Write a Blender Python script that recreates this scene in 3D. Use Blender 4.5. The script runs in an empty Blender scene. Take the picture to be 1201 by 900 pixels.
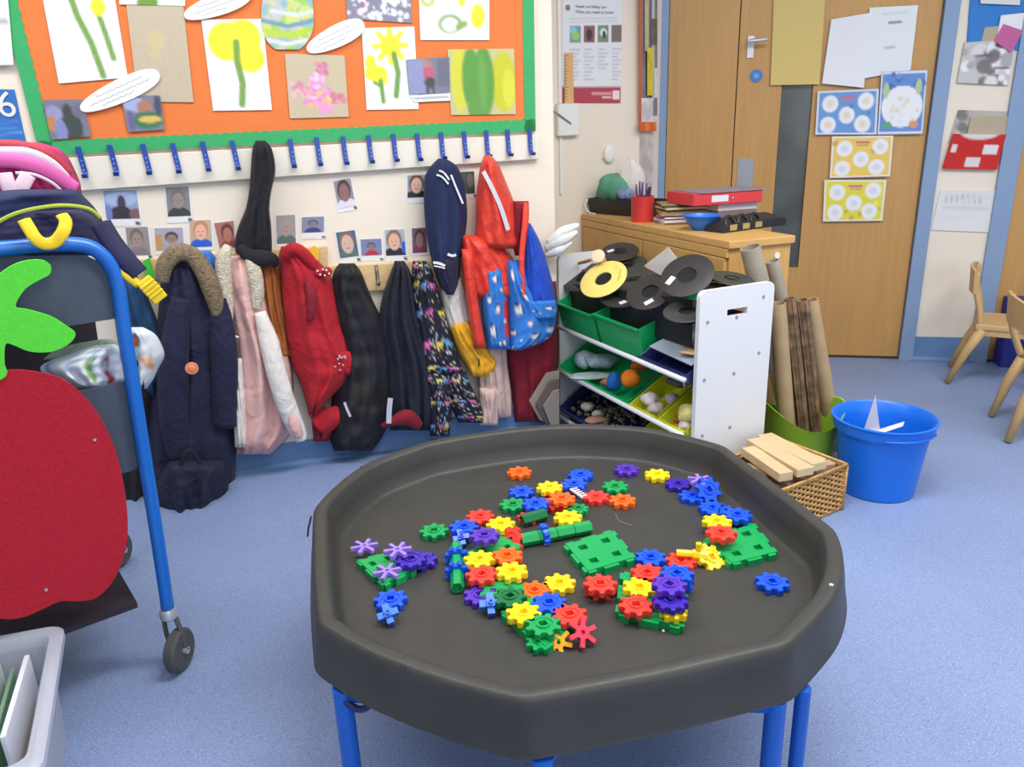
import bpy, bmesh, math, random
import numpy as np
from mathutils import Vector, Matrix
random.seed(7); rng = np.random.RandomState(5)
S = bpy.context.scene; COL = S.collection
# ---------------------------------------------------------------- camera
FPX, PITCH, ROLL, CH = 888.0, math.radians(18.3), math.radians(-2.1), 1.25
_fw = np.array([0, math.cos(PITCH), -math.sin(PITCH)]); _rt0 = np.array([1., 0, 0]); _up0 = np.cross(_rt0, _fw)
_rt = _rt0*math.cos(ROLL)+_up0*math.sin(ROLL); _up = -_rt0*math.sin(ROLL)+_up0*math.cos(ROLL)
cam = bpy.data.objects.new('camera', bpy.data.cameras.new('camera')); COL.objects.link(cam)
cam.data.sensor_width = 36; cam.data.lens = FPX/1201*36; cam.data.clip_start = .02
cam.matrix_world = Matrix(((_rt[0], _up[0], -_fw[0], 0), (_rt[1], _up[1], -_fw[1], 0), (_rt[2], _up[2], -_fw[2], CH), (0, 0, 0, 1)))
S.camera = cam
# ---------------------------------------------------------------- world, lights, exposure
S.view_settings.view_transform = 'Standard'; S.view_settings.look = 'None'
S.view_settings.gamma = 1; S.view_settings.use_curve_mapping = False
S.view_settings.exposure = 0.29
w = bpy.data.worlds.new('world'); S.world = w; w.use_nodes = True
w.node_tree.nodes['Background'].inputs[0].default_value = (.80, .90, 1.0, 1)
w.node_tree.nodes['Background'].inputs[1].default_value = 0.50
def area(name, loc, rot, sx, sy, power, col):
    l = bpy.data.lights.new(name, 'AREA'); l.shape = 'RECTANGLE'; l.size = sx; l.size_y = sy; l.energy = power; l.color = col
    o = bpy.data.objects.new(name, l); o.location = loc; o.rotation_euler = rot; COL.objects.link(o); return o
area('ceiling_lamp_near', (.6, -.6, 2.72), (0, 0, .3), 1.6, .5, 22, (1, .97, .92))
area('ceiling_lamp_middle', (.6, 1.5, 2.72), (0, 0, .3), 1.6, .5, 44, (1, .97, .92))
area('ceiling_lamp_right', (2.3, 1.6, 2.72), (0, 0, .3), 1.6, .5, 34, (1, .97, .92))
area('ceiling_lamp_left', (-1.3, 1.6, 2.72), (0, 0, .3), 1.6, .5, 26, (1, .97, .92))
area('window_daylight', (2.2, -2.6, 1.7), (math.radians(80), 0, math.radians(25)), 3.2, 1.6, 30, (.86, .93, 1))
# ---------------------------------------------------------------- helpers
def lin(c):
    return tuple((x/255/12.92 if x/255 <= .04045 else ((x/255+.055)/1.055)**2.4) for x in c)
def ray(px, py): return _fw*FPX+_rt*(px-600.5)-_up*(py-450)
def G(px, py, z):                                   # point on the horizontal plane z
    d = ray(px, py); t = (z-CH)/d[2]; return np.array([0, 0, CH])+d*t
class Wall:                                          # a vertical plane through p, running along yaw
    def __init__(s, p, yaw):
        s.p = np.array([p[0], p[1], 0.]); s.yaw = math.radians(yaw)
        s.d = np.array([math.cos(s.yaw), math.sin(s.yaw), 0]); s.n = np.array([-math.sin(s.yaw), math.cos(s.yaw), 0])
    def at(s, px, py, off=0):
        r = ray(px, py); t = ((s.p@s.n)-off)/(r@s.n); return np.array([0, 0, CH])+r*t
    def uz(s, px, py, off=0):
        X = s.at(px, py, off); return float((X-s.p)@s.d), float(X[2])
    def xyz(s, u, z, off=0):
        X = s.p+s.d*u-s.n*off; return np.array([X[0], X[1], z])
CW = Wall((-.914, 2.827), 18.0)      # wall with the coats
BW = Wall((.39, 3.94), 19.0)         # wall with the poster, set back
DW = Wall((1.894, 4.011), -13.0)     # wall with the doors
MATS = {}
def mat(name, rgb, rough=.6, metal=0, var=0, vs=30, bump=0, bs=200, alpha=1, trans=0, spec=.5, wood=0, coat=0, speck=None, sheen=0, crease=0):
    if name in MATS: return MATS[name]
    m = bpy.data.materials.new(name); m.use_nodes = True; nt = m.node_tree; b = nt.nodes['Principled BSDF']
    c = lin(rgb)+(1,); b.inputs['Base Color'].default_value = c; b.inputs['Roughness'].default_value = rough
    b.inputs['Metallic'].default_value = metal; b.inputs['Specular IOR Level'].default_value = spec
    b.inputs['Alpha'].default_value = alpha; b.inputs['Transmission Weight'].default_value = trans
    b.inputs['Coat Weight'].default_value = coat; b.inputs['Sheen Weight'].default_value = sheen
    tc = nt.nodes.new('ShaderNodeTexCoord')
    if var or wood:
        n = nt.nodes.new('ShaderNodeTexNoise'); n.inputs['Scale'].default_value = vs; n.inputs['Detail'].default_value = 5
        src = tc.outputs['Object']
        if wood:
            mp = nt.nodes.new('ShaderNodeMapping'); mp.inputs['Scale'].default_value = (9, 9, .5) if wood == 1 else (1.2, 12, 12); nt.links.new(src, mp.inputs[0]); src = mp.outputs[0]
            n.inputs['Scale'].default_value = 4; n.inputs['Distortion'].default_value = 1.0
        nt.links.new(src, n.inputs['Vector'])
        r = nt.nodes.new('ShaderNodeValToRGB'); v = var or .12
        r.color_ramp.elements[0].position = .3; r.color_ramp.elements[1].position = .7
        r.color_ramp.elements[0].color = tuple(x*(1-v) for x in c[:3])+(1,); r.color_ramp.elements[1].color = tuple(min(1, x*(1+v)) for x in c[:3])+(1,)
        nt.links.new(n.outputs[0], r.inputs[0]); nt.links.new(r.outputs[0], b.inputs['Base Color']); last = r.outputs[0]
        if speck:
            for sc, col, th in speck:
                k = nt.nodes.new('ShaderNodeTexNoise'); k.inputs['Scale'].default_value = sc; k.inputs['Detail'].default_value = 1; nt.links.new(tc.outputs['Object'], k.inputs['Vector'])
                rr = nt.nodes.new('ShaderNodeValToRGB'); rr.color_ramp.elements[0].position = th; rr.color_ramp.elements[1].position = th+.05; nt.links.new(k.outputs[0], rr.inputs[0])
                mx = nt.nodes.new('ShaderNodeMix'); mx.data_type = 'RGBA'; nt.links.new(rr.outputs[0], mx.inputs[0]); nt.links.new(last, mx.inputs[6]); mx.inputs[7].default_value = lin(col)+(1,)
                last = mx.outputs[2]
            nt.links.new(last, b.inputs['Base Color'])
    if bump:
        n2 = nt.nodes.new('ShaderNodeTexNoise'); n2.inputs['Scale'].default_value = bs; nt.links.new(tc.outputs['Object'], n2.inputs['Vector'])
        bp = nt.nodes.new('ShaderNodeBump'); bp.inputs['Strength'].default_value = bump; bp.inputs['Distance'].default_value = .01
        nt.links.new(n2.outputs[0], bp.inputs['Height']); nt.links.new(bp.outputs[0], b.inputs['Normal'])
        if crease:
            n3 = nt.nodes.new('ShaderNodeTexNoise'); n3.inputs['Scale'].default_value = 9; n3.inputs['Detail'].default_value = 3; n3.inputs['Distortion'].default_value = 1.2; nt.links.new(tc.outputs['Object'], n3.inputs['Vector'])
            b3 = nt.nodes.new('ShaderNodeBump'); b3.inputs['Strength'].default_value = crease; b3.inputs['Distance'].default_value = .05
            nt.links.new(n3.outputs[0], b3.inputs['Height']); nt.links.new(b3.outputs[0], bp.inputs['Normal'])
    MATS[name] = m; return m
def printmat(name='printed', rough=.6, bump=0):
    if name in MATS: return MATS[name]
    m = bpy.data.materials.new(name); m.use_nodes = True; nt = m.node_tree; b = nt.nodes['Principled BSDF']
    a = nt.nodes.new('ShaderNodeVertexColor'); a.layer_name = 'Col'; nt.links.new(a.outputs[0], b.inputs['Base Color']); b.inputs['Roughness'].default_value = rough
    if bump:
        tc = nt.nodes.new('ShaderNodeTexCoord'); n2 = nt.nodes.new('ShaderNodeTexNoise'); n2.inputs['Scale'].default_value = 60; nt.links.new(tc.outputs['Object'], n2.inputs['Vector'])
        bp = nt.nodes.new('ShaderNodeBump'); bp.inputs['Strength'].default_value = bump; bp.inputs['Distance'].default_value = .01; nt.links.new(n2.outputs[0], bp.inputs['Height']); nt.links.new(bp.outputs[0], b.inputs['Normal'])
    MATS[name] = m; return m
ORG = {}
def tag(o, label=None, cat=None, group=None, kind=None):
    if label: o['label'] = label
    if cat: o['category'] = cat
    if group: o['group'] = group
    if kind: o['kind'] = kind
    return o
def empty(name, loc, label=None, cat=None, group=None, kind=None):
    o = bpy.data.objects.new(name, None); COL.objects.link(o); o.location = tuple(loc); ORG[o.name] = np.array(loc, float); o.empty_display_size = .05
    return tag(o, label, cat, group, kind)
class MB:
    def __init__(s): s.v = []; s.f = []; s.c = []
    def add(s, vs, fs, cols=None):
        b = len(s.v); s.v += [tuple(map(float, v)) for v in vs]; s.f += [tuple(b+i for i in f) for f in fs]
        if cols is not None: s.c += [tuple(c) for c in cols]
        return s
    def box(s, c, size, R=None):
        c = np.array(c, float); h = np.array(size)/2.; R = np.eye(3) if R is None else R
        vs = [c+R@(h*np.array(k)) for k in [(-1,-1,-1),(1,-1,-1),(1,1,-1),(-1,1,-1),(-1,-1,1),(1,-1,1),(1,1,1),(-1,1,1)]]
        return s.add(vs, [(0,3,2,1),(4,5,6,7),(0,1,5,4),(1,2,6,5),(2,3,7,6),(3,0,4,7)])
    def hexa(s, vs): return s.add(vs, [(0,3,2,1),(4,5,6,7),(0,1,5,4),(1,2,6,5),(2,3,7,6),(3,0,4,7)])
    def loft(s, rings, cap=True, closed=True):
        n = len(rings[0]); vs = [p for r in rings for p in r]; fs = []
        for i in range(len(rings)-1):
            for j in range(n if closed else n-1):
                k = (j+1) % n; fs.append((i*n+j, i*n+k, (i+1)*n+k, (i+1)*n+j))
        if cap: fs.append(tuple(range(n))[::-1]); fs.append(tuple((len(rings)-1)*n+j for j in range(n)))
        return s.add(vs, fs)
    def tube(s, pts, r, seg=10, flat=1, cap=True, upv=None):
        pts = [np.array(p, float) for p in pts]; rs = r if isinstance(r, (list, tuple)) else [r]*len(pts); rings = []
        ref = np.array([0, 0, 1.]) if upv is None else np.array(upv, float); pn = None
        for i, p in enumerate(pts):
            t = pts[min(i+1, len(pts)-1)]-pts[max(i-1, 0)]; t = t/(np.linalg.norm(t)+1e-9)
            a = ref-t*(ref@t) if pn is None else pn-t*(pn@t)
            if np.linalg.norm(a) < 1e-3: a = np.array([1., 0, 0])-t*t[0]
            a /= np.linalg.norm(a); pn = a; b = np.cross(t, a)
            rings.append([p+rs[i]*(math.cos(q)*a*flat+math.sin(q)*b) for q in np.linspace(0, 2*math.pi, seg, endpoint=False)])
        return s.loft(rings, cap)
    def lathe(s, c, prof, seg=24, R=None, cap=True):
        c = np.array(c, float); R = np.eye(3) if R is None else R
        rings = [[c+R@np.array([r*math.cos(q), r*math.sin(q), z]) for q in np.linspace(0, 2*math.pi, seg, endpoint=False)] for r, z in prof]
        return s.loft(rings, cap)
    def slab(s, poly, nvec, th):          # extrude a planar outline by nvec*th
        a = [np.array(p, float) for p in poly]; b = [p+np.array(nvec)*th for p in a]; n = len(a)
        return s.add(a+b, [tuple(range(n))[::-1], tuple(range(n, 2*n))]+[(i, (i+1) % n, n+(i+1) % n, n+i) for i in range(n)])
    def build(s, name, m, parent=None, smooth=False, bevel=0, bseg=2, label=None, cat=None, group=None, kind=None, origin=None, sub=0, angle=35):
        me = bpy.data.meshes.new(name); o0 = np.zeros(3)
        if parent is not None: o0 = ORG[parent.name]
        elif origin is not None: o0 = np.array(origin, float)
        else:
            A = np.array(s.v); o0 = np.array([(A[:, 0].min()+A[:, 0].max())/2, (A[:, 1].min()+A[:, 1].max())/2, A[:, 2].min()])
        me.from_pydata([tuple(np.array(v)-o0) for v in s.v], [], s.f)
        if s.c:
            ca = me.color_attributes.new('Col', 'FLOAT_COLOR', 'POINT')
            a = np.ones((len(s.v), 4), np.float32); a[:, :3] = np.array(s.c)[:, :3]; ca.data.foreach_set('color', a.ravel())
        bm = bmesh.new(); bm.from_mesh(me); bmesh.ops.recalc_face_normals(bm, faces=bm.faces); bm.to_mesh(me); bm.free()
        me.materials.append(m)
        o = bpy.data.objects.new(name, me); COL.objects.link(o)
        if parent is not None: o.parent = parent; ORG[o.name] = o0
        else: o.location = tuple(o0); ORG[o.name] = o0
        if smooth:
            me.polygons.foreach_set('use_smooth', [True]*len(me.polygons))
            if smooth == 'auto':
                me.update(); 
                try: me.set_sharp_from_angle(angle=math.radians(angle))
                except Exception: pass
        if bevel:
            b = o.modifiers.new('bevel', 'BEVEL'); b.width = bevel; b.segments = bseg; b.limit_method = 'ANGLE'; b.angle_limit = math.radians(35)
        if sub:
            q = o.modifiers.new('sub', 'SUBSURF'); q.levels = sub; q.render_levels = sub
        return tag(o, label, cat, group, kind)
# ---- painter: flat print as per-vertex colour of a fine sheet
def paint(U, V, bg, shapes, asp=1.0, amp=0.0, soft=.03):
    C = np.tile(np.array(lin(bg)), (len(U), 1)); Y = V/asp
    def put(m, col):
        m = np.clip(m, 0, 1)[:, None]; C[:] = C*(1-m)+np.array(lin(col))*m
    for s in shapes:
        k = s[0]
        if k == 'r':
            _, x0, y0, x1, y1, col = s; e = soft*.4
            put(np.minimum.reduce([(U-x0)/e+.5, (x1-U)/e+.5, (V-y0)/e+.5, (y1-V)/e+.5]), col)
        elif k == 'e':
            cx, cy, rx, ry, col = s[1:6]; a = math.radians(s[6]) if len(s) > 6 else 0
            dx = U-cx; dy = (V-cy)/asp; ry = ry/asp; X = dx*math.cos(a)+dy*math.sin(a); Yq = -dx*math.sin(a)+dy*math.cos(a)
            d = np.sqrt((X/rx)**2+(Yq/ry)**2); put((1-d)*min(rx, ry)/soft+.5, col)
        elif k == 'l':
            pts, wd, col = s[1], s[2], s[3]; D = np.full(len(U), 9.)
            for (ax, ay), (bx, by) in zip(pts, pts[1:]):
                ay, by = ay/asp, by/asp; vx, vy = bx-ax, by-ay; t = np.clip(((U-ax)*vx+(Y-ay)*vy)/(vx*vx+vy*vy+1e-9), 0, 1)
                D = np.minimum(D, np.hypot(U-ax-t*vx, Y-ay-t*vy))
            put((wd/2-D)/soft+.5, col)
        elif k == 'n':                       # mottled patch: many random dabs in a box
            _, x0, y0, x1, y1, cols, cnt, rr = s
            for q in range(cnt):
                cx, cy = rng.uniform(x0, x1), rng.uniform(y0, y1); r0 = rr*rng.uniform(.5, 1.4)
                d = np.hypot(U-cx, (V-cy)/asp); put(((1-d/r0)*r0/soft+.5)*.8, cols[rng.randint(len(cols))])
    if amp: C *= 1+amp*rng.uniform(-1, 1, (len(U), 1))
    return np.clip(C, 0, 1)
def sheet_mesh(corners, nvec, bg, shapes, nx=24, ny=24, th=.0008, amp=0, soft=.03, warp=0, outline=None, asp=None):
    TL, TR, BR, BL = [np.array(c, float) for c in corners]; nvec = np.array(nvec, float)
    u, v = np.meshgrid(np.linspace(0, 1, nx+1), np.linspace(0, 1, ny+1)); u, v = u.ravel(), v.ravel()
    wd, hg = np.linalg.norm(TR-TL), np.linalg.norm(BL-TL); asp = asp or wd/hg
    pu, pv = u.copy(), v.copy()
    if outline is not None:                # squeeze the square grid into a shape given by left/right as functions of v
        L = np.array([outline(q)[0] for q in v]); Rr = np.array([outline(q)[1] for q in v]); pu = L+(Rr-L)*u
    P = (1-pv)[:, None]*((1-pu)[:, None]*TL+pu[:, None]*TR)+pv[:, None]*((1-pu)[:, None]*BL+pu[:, None]*BR)
    if warp: P = P+nvec*(warp*(np.sin(pu*3.1)*np.cos(pv*4+1)+1)*.5)[:, None]
    C = paint(pu, pv, bg, shapes, asp, amp, soft)
    if warp: th = warp*1.25
    mb = MB(); N = len(u); F = []
    for j in range(ny):
        for i in range(nx):
            a = j*(nx+1)+i; F.append((a, a+1, a+nx+2, a+nx+1))
    B = [tuple(q) for q in (P-nvec*th)]
    bd = [i for i in range(nx)]+[i*(nx+1)+nx for i in range(ny)]+[ny*(nx+1)+i for i in range(nx, 0, -1)]+[i*(nx+1) for i in range(ny, 0, -1)]
    mb.add(list(P), F, C)
    b0 = len(mb.v); mb.v += [B[i] for i in bd]; mb.c += [tuple(C[i]) for i in bd]; n = len(bd)
    mb.f += [(bd[i], bd[(i+1) % n], b0+(i+1) % n, b0+i) for i in range(n)]; mb.f.append(tuple(b0+i for i in range(n)))
    return mb
def sheet(name, wall, px, off, bg, shapes=(), nx=24, ny=24, parent=None, label=None, cat=None, group=None, rough=.6, **k):
    c = [wall.at(x, y, off) for x, y in px]
    return sheet_mesh(c, -wall.n, bg, list(shapes), nx, ny, **k).build(name, printmat('printed_%d' % int(rough*100), rough), parent, label=label, cat=cat, group=group)
def R_(x0, y0, x1, y1): return [(x0, y0), (x1, y0), (x1, y1), (x0, y1)]
def text(s, P0, xdir, ydir, size, m, parent, name='lettering', th=.0006):
    cu = bpy.data.curves.new('t', 'FONT'); cu.body = s; cu.size = size; cu.extrude = th
    to = bpy.data.objects.new('t', cu); COL.objects.link(to); dg = bpy.context.evaluated_depsgraph_get()
    me = bpy.data.meshes.new_from_object(to.evaluated_get(dg)); bpy.data.objects.remove(to)
    x = np.array(xdir)/np.linalg.norm(xdir); y = np.array(ydir)/np.linalg.norm(ydir); z = np.cross(x, y)
    mb = MB(); mb.add([np.array(P0)+x*v.co[0]+y*v.co[1]+z*v.co[2] for v in me.vertices], [tuple(p.vertices) for p in me.polygons])
    return mb.build(name, m, parent)
def crom(pts, n=6, closed=False):
    P = [np.array(p, float) for p in pts]; out = []; N = len(P)
    for i in range(N if closed else N-1):
        g = (lambda k: P[k % N]) if closed else (lambda k: P[min(max(k, 0), N-1)])
        p0, p1, p2, p3 = g(i-1), g(i), g(i+1), g(i+2)
        for t in np.linspace(0, 1, n, endpoint=False):
            out.append(.5*((2*p1)+(-p0+p2)*t+(2*p0-5*p1+4*p2-p3)*t*t+(-p0+3*p1-3*p2+p3)*t**3))
    if not closed: out.append(P[-1])
    return out
# ---- cloth hanging in front of a wall: outline rows (y, left, right) get their own bulge, folds and thickness
def drape(rows, wall, off, depth, nv=40, nu=26, folds=.006, nf=3, quilt=0, qn=8, top=.25, bot=.45, seed=0, bg=None, shapes=(), amp=0, soft=.03, asp=None, slant=0, wob=0):
    rows = [tuple(map(float, r)) for r in rows]; ys = np.array([r[0] for r in rows]); R = np.array(rows)
    cr = np.array(crom(R, max(2, nv//(len(rows)-1)))); n = len(cr); rs = np.random.RandomState(seed); ph = rs.uniform(0, 6.28, 4)
    rings = []; UV = []
    for i, (py, a, b) in enumerate(cr):
        v = i/(n-1); e = min(1, top+(1-top)*(v/.14)**.7) if v < .14 else (min(1, bot+(1-bot)*((1-v)/.07)) if v > .93 else 1)
        ring = []
        for j in range(nu+1):
            t = j/nu; pr = math.sin(math.pi*t)**.55 if 0 < t < 1 else 0
            d = depth*e*pr+folds*pr*(math.sin(nf*2*math.pi*t+ph[0]+v*2.1)+.6*math.sin(nf*3.7*t*math.pi+ph[1]-v*3)) * min(1, .3+v*1.2)
            d += .0035*pr*(math.sin(17*t+11*v+ph[2])*math.sin(23*v-6*t+ph[3])+.6*math.sin(31*t-13*v+ph[0]))
            if quilt: d += quilt*pr*(abs(math.sin(math.pi*qn*v+slant*t))**.5-.6)
            if wob: d += wob*pr*math.sin(9*v+ph[2]+5*t)
            x = a+(b-a)*t
            yy = py+(wob*300*math.sin(4*t+ph[3]) if i == n-1 and wob else 0)
            ring.append(wall.at(x, yy, off+max(d, .002))); UV.append((t, v))
        for t in (.85, .5, .15): ring.append(wall.at(a+(b-a)*t, py, off-.001)); UV.append((t, v))
        rings.append(ring)
    mb = MB(); mb.loft(rings)
    if bg is not None:
        U = np.array(UV); sp = list(shapes); C = paint(U[:, 0], U[:, 1], bg, sp, asp or 1, amp, soft); mb.c = [tuple(c) for c in C]
    return mb
def wtube(wall, pts, seg=12, flat=.7, n=6):     # (px,py,off,r) along a wall
    A = crom([list(wall.at(x, y, o))+[r] for x, y, o, r in pts], n)
    return MB().tube([a[:3] for a in A], [float(a[3]) for a in A], seg, flat, upv=wall.n)
def rot(ax, ang):
    return np.array(Matrix.Rotation(ang, 3, Vector(ax)))
def basis(z, x=None):
    z = np.array(z, float); z /= np.linalg.norm(z); x = np.array([1., 0, 0]) if x is None else np.array(x, float)
    x = x-z*(x@z)
    if np.linalg.norm(x) < 1e-4: x = np.array([0, 1., 0])-z*z[1]
    x /= np.linalg.norm(x); return np.stack([x, np.cross(z, x), z], 1)
# ================================================================ SETTING
M_floor = mat('blue_vinyl', (128, 147, 188), .5, var=.05, vs=3, speck=[(260, (168, 188, 222), .63), (330, (84, 104, 156), .65)])
M_wall = mat('cream_paint', (234, 223, 207), .8, var=.02, vs=4)
M_blue = mat('blue_gloss_paint', (132, 156, 190), .5, var=.03, vs=6)
M_skirt = mat('blue_cove_vinyl', (96, 132, 178), .5, var=.06, vs=10)
M_door = mat('oak_veneer', (192, 146, 84), .45, wood=1, var=.07)
M_ceil = mat('white_ceiling', (235, 235, 232), .9)
MB().add([(-3.2, -3.5, 0), (4.2, -3.5, 0), (4.2, 5.2, 0), (-3.2, 5.2, 0), (-3.2, -3.5, -.05), (4.2, -3.5, -.05), (4.2, 5.2, -.05), (-3.2, 5.2, -.05)],
    [(0,1,2,3),(7,6,5,4),(0,4,5,1),(1,5,6,2),(2,6,7,3),(3,7,4,0)]).build('floor', M_floor, kind='structure')
MB().box((.5, .85, 2.8), (7.4, 8.7, .05)).build('ceiling', M_ceil, kind='structure')
HW = 2.775
def wallbox(name, wall, u0, u1, z0, z1, th, m, off=0, **k):
    a = [wall.xyz(u, z, o) for z in (z0, z1) for u, o in ((u0, off), (u1, off), (u1, off-th), (u0, off-th))]
    return MB().hexa(a).build(name, m, **k)
uA1 = CW.uz(649, 150)[0]
wallbox('wall_left', CW, -2.2, uA1, 0, HW, .12, M_wall, kind='structure')
uB0 = BW.uz(640, 150)[0]-.35; uB1 = BW.uz(750, 150)[0]
wallbox('wall_back', BW, uB0, uB1, 0, HW, .12, M_wall, kind='structure')
# step between the two walls and the reveal before the door
def vwall(name, p, q, z0, z1, th, m, **k):
    p = np.array(p[:2]); q = np.array(q[:2]); d = (q-p)/np.linalg.norm(q-p); n = np.array([d[1], -d[0]])*th
    c = [(*a, z) for z in (z0, z1) for a in (p, q, q+n, p+n)]
    return MB().hexa(c).build(name, m, **k)
pe = CW.xyz(uA1, 0)+CW.n*.006; qe = pe+CW.n*.75; pb = BW.xyz(uB1, 0); udl = DW.uz(775, 120)[0]; pd = DW.xyz(udl, 0)
vwall('wall_step', qe, pe, 0, HW, .08, M_wall, kind='structure')
vwall('wall_reveal', pb, pd, 0, HW, -.1, M_wall, kind='structure')
# skirting
def skirt(name, wall, u0, u1, off=0, h=.1):
    rings = [[wall.xyz(u, z, o+off) for o, z in ((.0, 0.0), (.035, .001), (.018, .006), (.007, .02), (.004, h), (0, h))] for u in (u0, u1)]
    return MB().loft(rings).build(name, M_skirt, kind='structure')
skirt('baseboard_left', CW, -2.2, uA1, .001)
skirt('baseboard_back', BW, uB0, uB1, .001)
# ---- door wall
D = lambda px, py, off=0: DW.uz(px, py, off)
uf0 = D(775, 120)[0]; ul0 = D(783, 120)[0]; usp = D(863, 120)[0]; ur1 = D(1076, 240)[0]; uf1 = D(1093, 240)[0]
uc1 = D(1164, 240)[0]; uf2 = uc1+.085
zt = 2.2
wallbox('wall_right', DW, uf1, uc1, 0, HW, .1, M_wall, kind='structure')
wallbox('wall_over_door', DW, uf0, uf1, zt+.06, HW, .1, M_wall, kind='structure')
wallbox('wall_beyond_door', DW, uf0-.1, uc1+2.2, 0, HW, .05, M_wall, off=-.25, kind='structure')
skirt('baseboard_right', DW, uf1-.012, uc1+.02, .001, .13)
wallbox('trim_1', DW, uf0-.005, ul0-.004, 0, zt+.06, .1, M_blue, off=.015, kind='structure')
wallbox('trim_2', DW, ur1+.004, uf1+.002, 0, zt+.06, .1, M_blue, off=.02, kind='structure')
wallbox('trim_3', DW, uc1, uf2, 0, HW, .1, M_blue, off=.02, kind='structure')
wallbox('trim_4', DW, uf0, uf1, zt, zt+.06, .1, M_blue, off=.02, kind='structure')
d1 = empty('door_1', DW.xyz((ul0+usp)/2, 0), kind='structure')
wallbox('door_leaf', DW, ul0, usp-.003, .012, zt-.004, .044, M_door, off=-.01, parent=d1)
d2 = empty('door_2', DW.xyz((usp+ur1)/2, 0), kind='structure')
ug0, ug1 = D(910, 200)[0], D(946, 200)[0]; zg = .5
for a, b, c, e in ((usp+.003, ug0, .012, zt-.004), (ug1, ur1, .012, zt-.004), (ug0, ug1, .012, zg), (ug0, ug1, 2.05, zt-.004)):
    wallbox('door_panel', DW, a, b, c, e, .044, M_door, off=-.01, parent=d2)
wallbox('door_glass', DW, ug0, ug1, zg, 2.05, .006, mat('dark_glazing', (84, 88, 88), .15, var=.25, vs=5), off=-.03, parent=d2)
wallbox('door_threshold', DW, ul0, ur1, 0, .010, .05, mat('dark_threshold', (60, 48, 40), .6), off=-.005, kind='structure')
M_alu = mat('satin_aluminium', (196, 198, 202), .35, metal=.6); M_alu2 = mat('kick_plate_grey', (160, 164, 172), .4, metal=.4)
hp = MB(); x0, z0 = D(876, 68); x1, z1 = D(884, 42)
wallbox('handle_plate', DW, x0, x1+.004, z0, z1, .008, M_alu, off=-.002, parent=d2)
A = DW.at(880, 48, 0); B = DW.at(880, 48, .05); C_ = DW.at(900, 46, .05)
MB().tube([A, B], .009, 10).tube([B, (B+C_)/2, C_], [.010, .009, .008], 10).build('door_handle', M_alu, d2, smooth='auto')
wallbox('push_plate', DW, D(863.5, 225)[0], D(882, 225)[0], D(872, 226)[1], D(872, 186)[1], .003, M_alu2, off=-.006, parent=d2)
c = DW.at(887, 89, -.008); MB().lathe(c, [(.031, 0), (.031, .003)], 24, basis(-DW.n)).build('fire_door_disc', mat('sign_blue', (66, 120, 196), .5), d2)
for dx in (-.004, .004, 0):
    pass
MB().lathe(DW.at(887, 89, -.0045), [(.013, 0), (.013, .0008)], 20, basis(-DW.n)).build('disc_centre', mat('sign_pale_blue', (110, 160, 215), .5), d2)
# second door at the far right
d3 = empty('door_3', DW.xyz(uf2+.45, 0), kind='structure')
wallbox('door_leaf', DW, uf2+.004, uf2+.9, .012, zt, .044, M_door, off=0, parent=d3)
# conduit and fittings on the back wall
M_wp = mat('white_plastic', (232, 232, 230), .4); M_grey = mat('grey_plastic', (140, 142, 146), .5)
x, zz = BW.uz(656.5, 150); 
for z0, z1 in ((BW.uz(656, 121)[1], HW), (.95, BW.uz(656, 158)[1])):
    wallbox('cable_conduit' , BW, x-.0065, x+.0065, z0, z1, .012, M_wp, off=.012, label='slim white cable trunking running down to the cabinet' if z0 < 1 else 'slim white cable trunking above the white wall box', cat='conduit')
t = empty('switch_box', BW.at(661, 160, 0), 'white square wall box under the wooden ruler with a dangling clip', 'switch')
u0, z1 = BW.uz(651, 122); u1, z0 = BW.uz(676, 159)
wallbox('housing', BW, u0, u1, z0, z1, .035, M_wp, off=.036, parent=t).modifiers.new('b', 'BEVEL').width = .004
MB().tube([BW.at(649, 131, .05), BW.at(655, 134, .045), BW.at(662, 139, .042), BW.at(670, 145, .042)], .004, 6).build('clip', M_grey, t)
s = MB().lathe(BW.at(713, 181, 0), [(.0, 0), (.033, .0), (.033, .018), (.024, .026), (0, .028)], 8, basis(-BW.n)@rot((0, 0, 1), math.pi/8))
for i, v in enumerate(s.v):
    v = np.array(v); q = BW.at(713, 181, 0); s.v[i] = tuple(q+(v-q)*np.array([1, 1, 1.35]))
s.build('door_sensor', M_wp, smooth='auto', label='small white octagonal wall sensor above the cabinet', cat='sensor', bevel=.003)
# ================================================================ NOTICE BOARD
OFFB = .012
Bq = lambda px, py: CW.uz(px, py, OFFB)
bl, br = Bq(47, 183), Bq(628, 154); tl = (Bq(9, 0)[0]-.03, 2.05); tr = (Bq(627, 0)[0], 2.05)
nb = empty('notice_board', CW.xyz((bl[0]+br[0])/2, bl[1], OFFB), 'orange notice board with scalloped green border hung with paintings', 'notice board')
def uzP(a, off): return CW.xyz(a[0], a[1], off)
q = [tl, tr, br, bl]
MB().hexa([uzP(a, 0) for a in (bl, br, tr, tl)]+[uzP(a, OFFB) for a in (bl, br, tr, tl)]).build('backing', mat('orange_backing_paper', (226, 122, 60), .8, var=.03, vs=8), nb)
M_gb = mat('green_border_card', (52, 166, 98), .6, var=.04, vs=20)
def border(a, b, wd, inn, nscal):
    a = np.array(a); b = np.array(b); d = b-a; L = np.linalg.norm(d); d /= L; nv = np.array(inn, float); out = []; n = nscal*8
    for i in range(n+1):
        t = i/n; s = .0055*abs(math.sin(math.pi*nscal*t)); out.append(a+d*L*t+nv*(wd+s))
    poly = [a, b]+out[::-1]
    return MB().slab([uzP(p, OFFB+.0005) for p in poly], -CW.n, .002)
wdb = .042
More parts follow.
